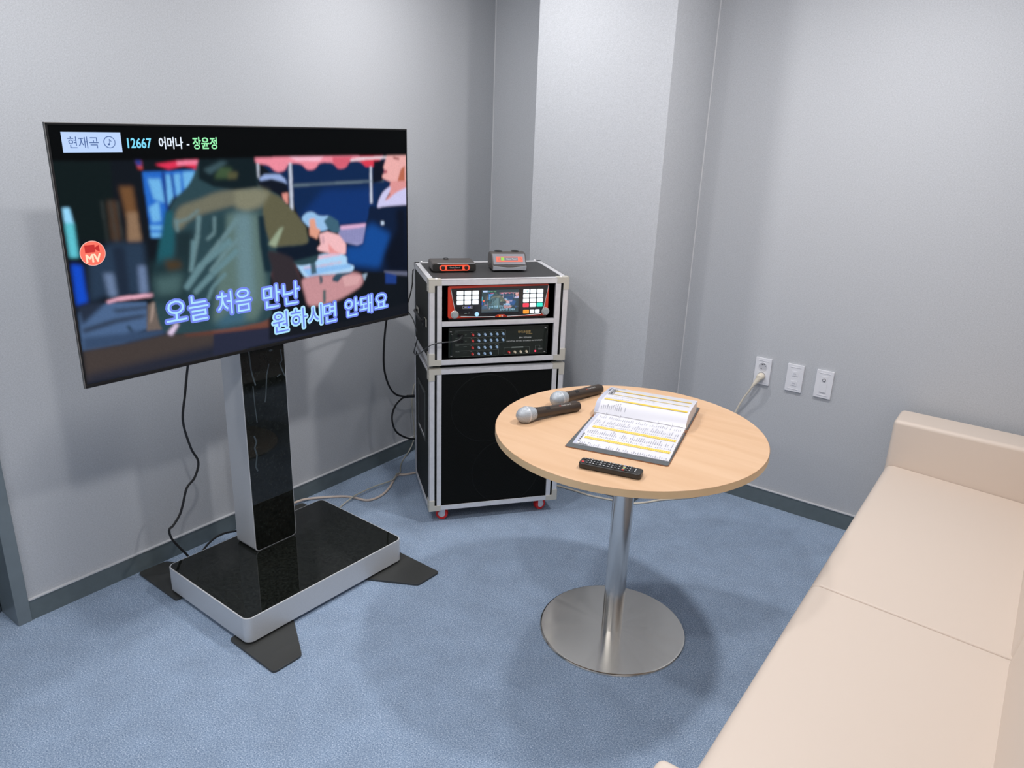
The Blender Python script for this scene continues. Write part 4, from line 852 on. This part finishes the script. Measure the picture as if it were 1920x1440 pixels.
b = MB()
b.use(YEL); sheet(b, .054, .067, far_z, -pw + .090, pw - .006, .0014, 3); sheet(b, .166, .177, far_z, -pw + .026, pw - .010, .0014, 3)
b.use(YEL2); sheet(b, .054, .067, far_z, -pw + .018, -pw + .090, .0012, 3); sheet(b, .118, .124, far_z, -pw + .030, pw - .010, .0012, 3)
b.use(YEL); x = -pw + .018
while x < -pw + .088: sheet(b, .054, .067, far_z, x, x + .0045, .0014, 1); x += .0062
b.use(INK); rows(b, far_z, .026, -pw + .018, -pw + .098, .026, dz=.0012); rows(b, far_z, .078, -pw + .020, -pw + .09, .010, dz=.0012); rows(b, far_z, .104, -pw + .040, -pw + .17, .018, dz=.0012, tall=.0022)
b.use(INKD)
for (x0, x1, y0, y1) in ((-pw + .016, -pw + .031, .112, .150), (-pw + .016, -pw + .031, .156, .196)):
    for (a, c, e, f) in ((x0, x1, y0, y0 + .002), (x0, x1, y1 - .002, y1), (x0, x0 + .0016, y0, y1), (x1 - .0016, x1, y0, y1)): sheet(b, e, f, far_z, a, c, .0014, 1)
    for kk in range(4): sheet(b, y0 + .006 + kk * .008, y0 + .011 + kk * .008, far_z, x0 + .004, x1 - .004, .0014, 1)
for kk in range(4): sheet(b, .160 + kk * .012, .168 + kk * .012, far_z, -pw + .006, -pw + .010, .0014, 1)
sheet(b, .2175, .2205, far_z, -pw + .016, -pw + .050, .0014, 1)
b.build('printed_table', None, n2); n2.scale = (1.03, .875, 1)
for x in (-.105, -.06, .06, .105):
    b = MB(); b.tube([(x, -.004, .004), (x, -.008, .012), (x, -.004, .020), (x, .006, .0225), (x, .014, .016), (x, .014, .004)], .0011, 6, 4); b.build('binder_ring', ALU, bk)
# ---------------------------------------------------------------- microphones
def microphone(label, tip, tail):
    a = Vector((tip[0], tip[1], 0)); c = Vector((tail[0], tail[1], 0)); d = c - a
    t = thing('microphone', label, 'microphone', (BX + a.x, BY + a.y, BZ), math.atan2(d.y, d.x), 'microphones on the table')
    L_ = .247; hr, tr = .0262, .0170
    tilt = math.atan2(hr - tr, L_ - .06)
    M_ = Matrix.Translation((0, 0, hr)) @ Matrix.Rotation(math.radians(90) + tilt * .92, 4, 'Y')
    b = MB(); b.lathe([(.003, .0008), (.011, .004), (.0175, .010), (.0225, .018), (.0250, .026), (.0258, .033), (.0262, .0345), (.0262, .0385), (.0255, .040), (.0240, .048), (.0212, .060), (.0195, .0655)], 48, M_)
    hd = b.build('grille_head', MICH, t)
    b = MB(); b.lathe([(.0264, .0340), (.0268, .0350), (.0268, .0378), (.0264, .0388)], 48, M_); b.build('head_ring', mat('mic_ring', (.62, .64, .68, 1), .3, metal=.4), hd)
    b = MB(); b.lathe([(.0190, .0645), (.0190, .068), (.0172, .085), (.0162, .130), (.0165, .175), (.0180, .222), (.0182, .232), (.0172, .238)], 40, M_); bd = b.build('handle', MICB, t)
    b = MB(); b.lathe([(.0150, .236), (.0155, .240), (.0145, .246), (.011, .247)], 32, M_); b.build('end_cap', mat('mic_cap', (.03, .022, .018, 1), .4), t)
    # lettering and switch on the side facing the room
    def wrap(zA, zB, ang0, ang1, r, mt, nm, body=None):
        b = MB(); b.use(mt)
        if body:
            V, F = text_mesh(body, .015); bx = text_box(body); vs = []
            for v in V:
                zz = zA + (v[0] - bx[0]) / (bx[1] - bx[0]) * (zB - zA); aa = ang0 + (v[1] - bx[2]) / (bx[3] - bx[2]) * (ang1 - ang0)
                vs.append(M_ @ Vector((r * math.cos(aa), r * math.sin(aa), zz)))
            b._add(vs, F)
        else:
            vs = []; n = 6
            for i in range(n + 1):
                aa = ang0 + (ang1 - ang0) * i / n
                for zz in (zA, zB): vs.append(M_ @ Vector((r * math.cos(aa), r * math.sin(aa), zz)))
            b._add(vs, [(2 * i, 2 * i + 1, 2 * i + 3, 2 * i + 2) for i in range(n)])
        b.build(nm, None, bd)
    # after M_, local -x is up and -y is the side facing the camera
    A0 = math.radians(212)
    wrap(.105, .122, A0 - .30, A0 + .30, .0172, DARK, 'switch')
    wrap(.158, .165, A0 + .16, A0 - .16, .0176, REDP, 'logo', '((')
    wrap(.166, .204, A0 + .14, A0 - .14, .0184, mat('mic_lettering', (.55, .54, .52, 1), .5), 'lettering', 'Classic Tone II')
    return t
MICH = bpy.data.materials.new('mic_mesh'); MICH.use_nodes = True; nt = MICH.node_tree; pb = nt.nodes['Principled BSDF']; pb.inputs['Roughness'].default_value = .5; pb.inputs['Metallic'].default_value = .3
tc = nt.nodes.new('ShaderNodeTexCoord'); mp = nt.nodes.new('ShaderNodeMapping'); mp.inputs['Scale'].default_value = (650, 650, 650); mp.inputs['Rotation'].default_value = (.6, .5, .7)
ck = nt.nodes.new('ShaderNodeTexChecker'); ck.inputs['Scale'].default_value = 1; ck.inputs['Color1'].default_value = (.30, .33, .36, 1); ck.inputs['Color2'].default_value = (.50, .54, .58, 1)
nt.links.new(tc.outputs['Object'], mp.inputs[0]); nt.links.new(mp.outputs[0], ck.inputs['Vector']); nt.links.new(ck.outputs['Color'], pb.inputs['Base Color'])
microphone('silver headed bronze microphone in front, nearest the table edge', (-.290, -.196), (-.209, .040))
microphone('silver headed bronze microphone behind the other, its tail beside the song book', (-.288, -.007), (-.242, .237))
# ---------------------------------------------------------------- remote control
rm = thing('remote_control', 'black television remote control on the table in front of the song book', 'remote control', (BX + .1045, BY - .3030, BZ), math.radians(14.0))
l2, w4 = .0865, .0205
b = MB(); b.prism(rrect(-l2, l2, -w4, w4, .009, 5), .0015, .0175, 'z', bev=.0035, seg=3); b.build('case', mat('remote_black', (.022, .020, .018, 1), .35), rm)
b = MB(); b.prism(rrect(-l2 + .003, l2 - .020, -w4 + .003, w4 - .003, .005), .0172, .0180, 'z', bev=.0002); b.build('top_plate', mat('remote_plate', (.012, .012, .013, 1), .3), rm)
KEYB = mat('remote_key', (.03, .03, .032, 1), .45); PRT = mat('remote_print', (.55, .57, .57, 1), .5)
def rkey(x, y, w_, h_, m_=KEYB, mark=True):
    b = MB(); b.use(m_).prism(rrect(x - w_, x + w_, y - h_, y + h_, min(w_, h_) * .5, 3), .0179, .0196, 'z', bev=.0004)
    if mark: b.use(PRT).box(x - w_ * .45, x + w_ * .45, y - h_ * .35, y + h_ * .35, .01955, .0198)
    b.build('button', None, rm)
RK = mat('remote_red_key', (.60, .05, .05, 1), .4)
rkey(-.0760, -.0105, .0038, .0035, RK, False); rkey(-.0760, .0100, .0038, .0035)
for i in range(4):
    for j in (-.0125, 0, .0125): rkey(-.0640 + i * .0088, j, .0033, .0040)
for j in (-.0125, 0, .0125): rkey(-.0275, j, .0042, .0042); rkey(-.0165, j, .0042, .0042)
for i in range(4):
    for j in (-.0125, 0, .0125): rkey(-.0050 + i * .0098, j, .0035, .0038)
for j, m_ in ((-.0135, RK), (-.0050, mat('remote_green_key', (.25, .40, .22, 1), .4)), (.0040, mat('remote_yellow_key', (.55, .50, .20, 1), .4)), (.0125, mat('remote_blue_key', (.12, .18, .45, 1), .4))): rkey(.0362, j, .0033, .0032, m_, False)
for i in range(2):
    for j in (-.0125, 0, .0125): rkey(.0450 + i * .0085, j, .0030, .0035)
b = MB(); b.box(.0640, .0685, -.010, .010, .0174, .0180); b.build('maker_mark', PRT, rm)
b = MB(); b.box(-.07, .07, -.012, .012, 0, .002); b.build('underside', BLACKP, rm)
# ================================================================ wall plates
pz0 = .5593
def plate(name, label, x0, cat):
    t = thing(name, label, cat, (x0 + .035, 0, pz0)); b = MB()
    b.prism(rrect(-.035, .035, 0, .12, .002), -.009, 0, 'y', bev=.002); b.build('cover_plate', WHITEP, t)
    for z in (.108, .012): 
        b = MB(); b.box(-.022, .022, -.0105, -.0088, z - .001, z + .001, bev=.0005); b.build('ridge', WHITEP, t)
    return t
RY90 = Matrix.Rotation(math.radians(90), 4, 'X')
o1 = plate('power_outlet', 'white double wall socket with a beige plug in its lower socket', 1.4936, 'wall socket')
SREC = mat('socket_recess', (.50, .51, .55, 1), .4)
for cz in (.0815, .0395):
    b = MB(); b.use(WHITEP).lathe([(.0195, 0), (.0195, .0012), (.0175, .0016), (.0172, .0002)], 40, Matrix.Translation((0, -.0088, cz)) @ RY90)
    b.use(SREC).lathe([(.0170, 0), (.0170, .0004)], 40, Matrix.Translation((0, -.0088, cz)) @ RY90)
    b.use(DARK)
    for (dx, dz, r) in ((-.006, -.010, .0020), (.010, .004, .0020), (-.004, .0095, .0023), (.004, .0115, .0023)): b.lathe([(r, 0), (r, .0003)], 12, Matrix.Translation((dx, -.0093, cz + dz)) @ RY90)
    b.build('socket', None, o1)
o2 = plate('data_outlet', 'white wall plate with two small data ports, middle of the three wall plates', 1.6325, 'wall plate')
for cz in (.080, .038):
    b = MB(); b.use(WHITEP).box(-.013, .013, -.0105, -.0088, cz - .011, cz + .011, bev=.0006); b.use(mat('port_shade', (.52, .53, .58, 1), .4)).box(-.006, .006, -.0110, -.0104, cz - .004, cz + .003, bev=.0002); b.use(WHITEP).box(-.004, .004, -.0118, -.0109, cz - .008, cz - .004, bev=.0003); b.build('port', None, o2)
o3 = plate('antenna_outlet', 'white wall plate with one round antenna port, rightmost of the three wall plates', 1.7537, 'wall plate')
b = MB(); b.box(-.0135, .0135, -.0102, -.0088, .024, .096, bev=.0006); b.build('insert', WHITEP, o3)
b = MB(); b.box(-.0130, .0130, -.0112, -.0100, .0235, .0275, bev=.0005); b.build('lip', mat('plate_shadow_lip', (.5, .51, .55, 1), .4), o3)
b = MB(); b.use(mat('port_ring_grey', (.16, .16, .17, 1), .3, metal=.3)).lathe([(.0068, 0), (.0068, .003), (.0050, .0034)], 28, Matrix.Translation((0, -.0100, .0795)) @ RY90); b.use(WHITEP).lathe([(.0042, 0), (.0042, .0044), (.002, .0046)], 20, Matrix.Translation((0, -.0100, .0795)) @ RY90); b.build('port', None, o3)
# ================================================================ cables
px = 1.4936 + .035; pzz = pz0 + .0395
pc = thing('power_cable', 'ivory power cord hanging from the wall socket and running along the floor behind the table', 'cable', (px, -.012, pzz))
b = MB()
b.lathe([(.0150, 0), (.0162, .004), (.0158, .012), (.0145, .022), (.0125, .028), (.008, .031)], 28, RY90.copy())
b.cyl((0, -.018, 0), (-.018, -.030, -.036), .0130, 20, .0072); b.cyl((-.018, -.030, -.036), (-.026, -.032, -.052), .0068, 16, .0048); b.build('plug', IVORY, pc)
b = MB(); O_ = Vector((px, -.012, pzz))
pts = [(1.5029, -.044, .548), (1.492, -.040, .525), (1.474, -.034, .492), (1.449, -.030, .431), (1.425, -.030, .34), (1.410, -.034, .22), (1.400, -.045, .10), (1.385, -.08, .020), (1.345, -.155, .0052), (1.29, -.225, .0045), (1.24, -.284, .0045), (1.208, -.336, .0045), (1.164, -.390, .0045), (1.115, -.412, .0045), (1.062, -.430, .0045), (.969, -.455, .0045), (.88, -.46, .0045), (.80, -.47, .0045)]
b.tube([Vector(p) - O_ for p in pts], .0042, 8); b.build('cord', IVORY, pc)
def cable(name, label, pts, r, m_, extra=None):
    b = MB(); b.tube(pts, r, 8)
    if extra: extra(b)
    return tag(b.build(name, m_), label, 'cable')
cable('television_cable', 'black cable hanging from the left of the television down behind the stand base',
      [(.398, -1.95, 1.0), (.30, -1.92, .93), (.20, -1.885, .84), (.17, -1.883, .77), (.17, -1.9, .691), (.17, -1.918, .598), (.17, -1.9, .492), (.17, -1.878, .431), (.17, -1.898, .377), (.17, -1.932, .348), (.17, -1.953, .293), (.17, -1.969, .258), (.17, -1.997, .227), (.17, -2.014, .216), (.17, -2.009, .179), (.17, -1.987, .136), (.17, -1.958, .085), (.165, -1.945, .040), (.150, -1.93, .0145), (.12, -1.90, .0135)], .0042, BCORD)
cable('power_lead', 'short black lead on the floor behind the stand column', [(.10, -1.66, .040), (.10, -1.705, .051), (.10, -1.775, .066), (.10, -1.822, .056), (.10, -1.858, .032), (.11, -1.880, .0140), (.125, -1.885, .0135)], .0040, BCORD, lambda b: b.cyl((.10, -1.63, .035), (.10, -1.675, .044), .007, 12))
cable('video_cable', 'black cable looping from the right of the television down behind the rack',
      [(.40, -1.25, 1.0), (.28, -1.08, .92), (.16, -.915, .81), (.12, -.892, .753), (.12, -.909, .641), (.12, -.911, .541), (.12, -.887, .458), (.12, -.847, .401), (.12, -.788, .371), (.12, -.723, .358), (.12, -.716, .350), (.12, -.760, .360), (.12, -.800, .363), (.12, -.848, .335), (.12, -.867, .282), (.12, -.844, .212), (.12, -.78, .159), (.12, -.718, .131), (.12, -.62, .10), (.14, -.52, .03), (.17, -.46, .0045)], .0046, BCORD, lambda b: b.cyl((.12, -.765, .3655), (.12, -.715, .3535), .0065, 12))
cable('extension_cord', 'thick beige cord curving along the floor from the stand to the rack',
      [(.09, -1.55, .0145), (.035, -1.44, .0145), (.028, -1.347, .0140), (.045, -1.283, .0075), (.12, -1.192, .0055), (.173, -1.162, .0055), (.236, -1.142, .0055), (.250, -1.076, .0055), (.223, -.995, .0055), (.170, -.905, .0055), (.158, -.87, .0055), (.18, -.849, .0055), (.205, -.80, .0055), (.25, -.76, .0055)], .0052, BEIGEC)
cable('speaker_wire', 'thin pale wire rising from the floor up the wall beside the rack',
      [(.245, -1.33, .0035), (.192, -1.26, .0035), (.183, -1.190, .016), (.178, -1.150, .0175), (.175, -1.04, .0145), (.190, -.94, .0145), (.166, -.890, .0185), (.160, -.86, .0165), (.087, -.78, .0035), (.040, -.705, .0035), (.022, -.66, .012), (.018, -.625, .045), (.020, -.612, .096), (.020, -.622, .197), (.020, -.628, .26), (.020, -.622, .32), (.020, -.60, .37), (.05, -.55, .42), (.14, -.48, .50)], .0032, GREYC)
# patch cable: local rack coordinates -> world
def RP(u, d, z):
    c, s = math.cos(RA), math.sin(RA); X_, Y_ = u - hx, d - hy; return (RLOC[0] + X_ * c - Y_ * s, RLOC[1] + X_ * s + Y_ * c, z)
def pj(b):
    b.cyl(RP(.1330, .0135, .8135), RP(.1230, -.006, .8085), .0034, 12); b.cyl(RP(.1230, -.006, .8085), RP(.1120, -.014, .8045), .0026, 10)
cable('patch_cable', 'thin black audio cable plugged into the amplifier and hanging down the left of the rack',
      [RP(.114, -.013, .8045), RP(.090, -.018, .8000), RP(.060, -.014, .7975), RP(.030, -.012, .7950), RP(.006, -.012, .788), RP(-.010, -.002, .775), RP(-.014, .08, .735), RP(-.014, .17, .700), RP(-.014, .235, .676), RP(-.014, .295, .664), RP(-.014, .30, .674), RP(-.012, .26, .715), RP(-.012, .215, .768), RP(-.012, .29, .793), RP(-.014, .37, .806), RP(-.03, .42, .825), RP(-.06, .46, .845), RP(-.10, .48, .90)], .0023, mat('patch_cord_grey', (.035, .037, .038, 1), .35), pj)
cable('antenna_cable', 'thin black cable dropping behind the rack case beside the television edge', [(.30, -.74, 1.02), (.215, -.80, .99), (.20, -.803, .97), (.20, -.807, .921), (.20, -.825, .866), (.205, -.85, .83), (.23, -.90, .82)], .0028, BCORD)
# ================================================================ sofa
sf = thing('sofa', 'cream leatherette two seat sofa along the right side', 'sofa', (2.100, -.04, 0), math.radians(.85))
SLOPE = Matrix.Translation((.004, 0, .422)) @ Matrix.Rotation(math.radians(2.4), 4, 'Y') @ Matrix.Translation((-.004, 0, -.422))
def cushion(x0, x1, y0, y1, z0, z1, r, name, crown=.006, seg=4, M=None):
    t = bmesh.new(); bmesh.ops.create_cube(t, size=1.0)
    for v in t.verts: v.co = Vector((x0 + (v.co.x + .5) * (x1 - x0), y0 + (v.co.y + .5) * (y1 - y0), z0 + (v.co.z + .5) * (z1 - z0)))
    if name == 'seat_cushion':
        es = [e for e in t.edges if all(v.co.x < x0 + 1e-4 and v.co.z > z1 - 1e-4 for v in e.verts)]
        bmesh.ops.bevel(t, geom=es, offset=.030, segments=6, affect='EDGES', profile=.5, clamp_overlap=True)
        es = [e for e in t.edges if len(e.link_faces) == 2 and e.calc_face_angle(0) > .8]; r = .007
        bmesh.ops.bevel(t, geom=es, offset=r, segments=3, affect='EDGES', profile=.5, clamp_overlap=True)
    else:
        bmesh.ops.bevel(t, geom=list(t.edges), offset=r, segments=seg, affect='EDGES', profile=.5, clamp_overlap=True)
    b = MB(); b._merge(t, M, True); return b.build(name, LEATH, sf, sharp=80)
SDP = .86; AL = .155; LY = -2.345   # overall depth, arm thickness, length
cushion(0, SDP, -AL, 0, .06, .600, .016, 'armrest'); cushion(0, SDP, LY, LY + AL, .06, .600, .016, 'armrest')
mid = -1.182
for (a, c) in ((mid, -AL), (LY + AL, mid)):
    cushion(.004, .60, a + .0016, c - .0016, .265, .422, .022, 'seat_cushion', seg=5, M=SLOPE)
b = MB(); b.box(.02, .60, LY + AL, -AL, .06, .26, bev=.01); b.build('seat_base', LEATH, sf)
bt = Matrix.Translation((.494, 0, .40)) @ Matrix.Rotation(math.radians(8), 4, 'Y')
for (a, c) in ((mid, -AL), (LY + AL, mid)):
    cushion(-.005, .150, a + .0015, c - .0015, -.03, .40, .022, 'back_cushion', seg=5, M=bt)
b = MB(); b.box(.66, SDP - .002, LY + AL, -AL, .06, .74, bev=.02); b.build('back_frame', LEATH, sf)
for x in (.07, SDP - .07):
    for y in (-.08, LY + .08):
        b = MB(); b.cyl((x, y, 0), (x, y, .065), .022, 20); b.build('leg', mat('sofa_leg', (.25, .25, .26, 1), .3, metal=.8), sf)
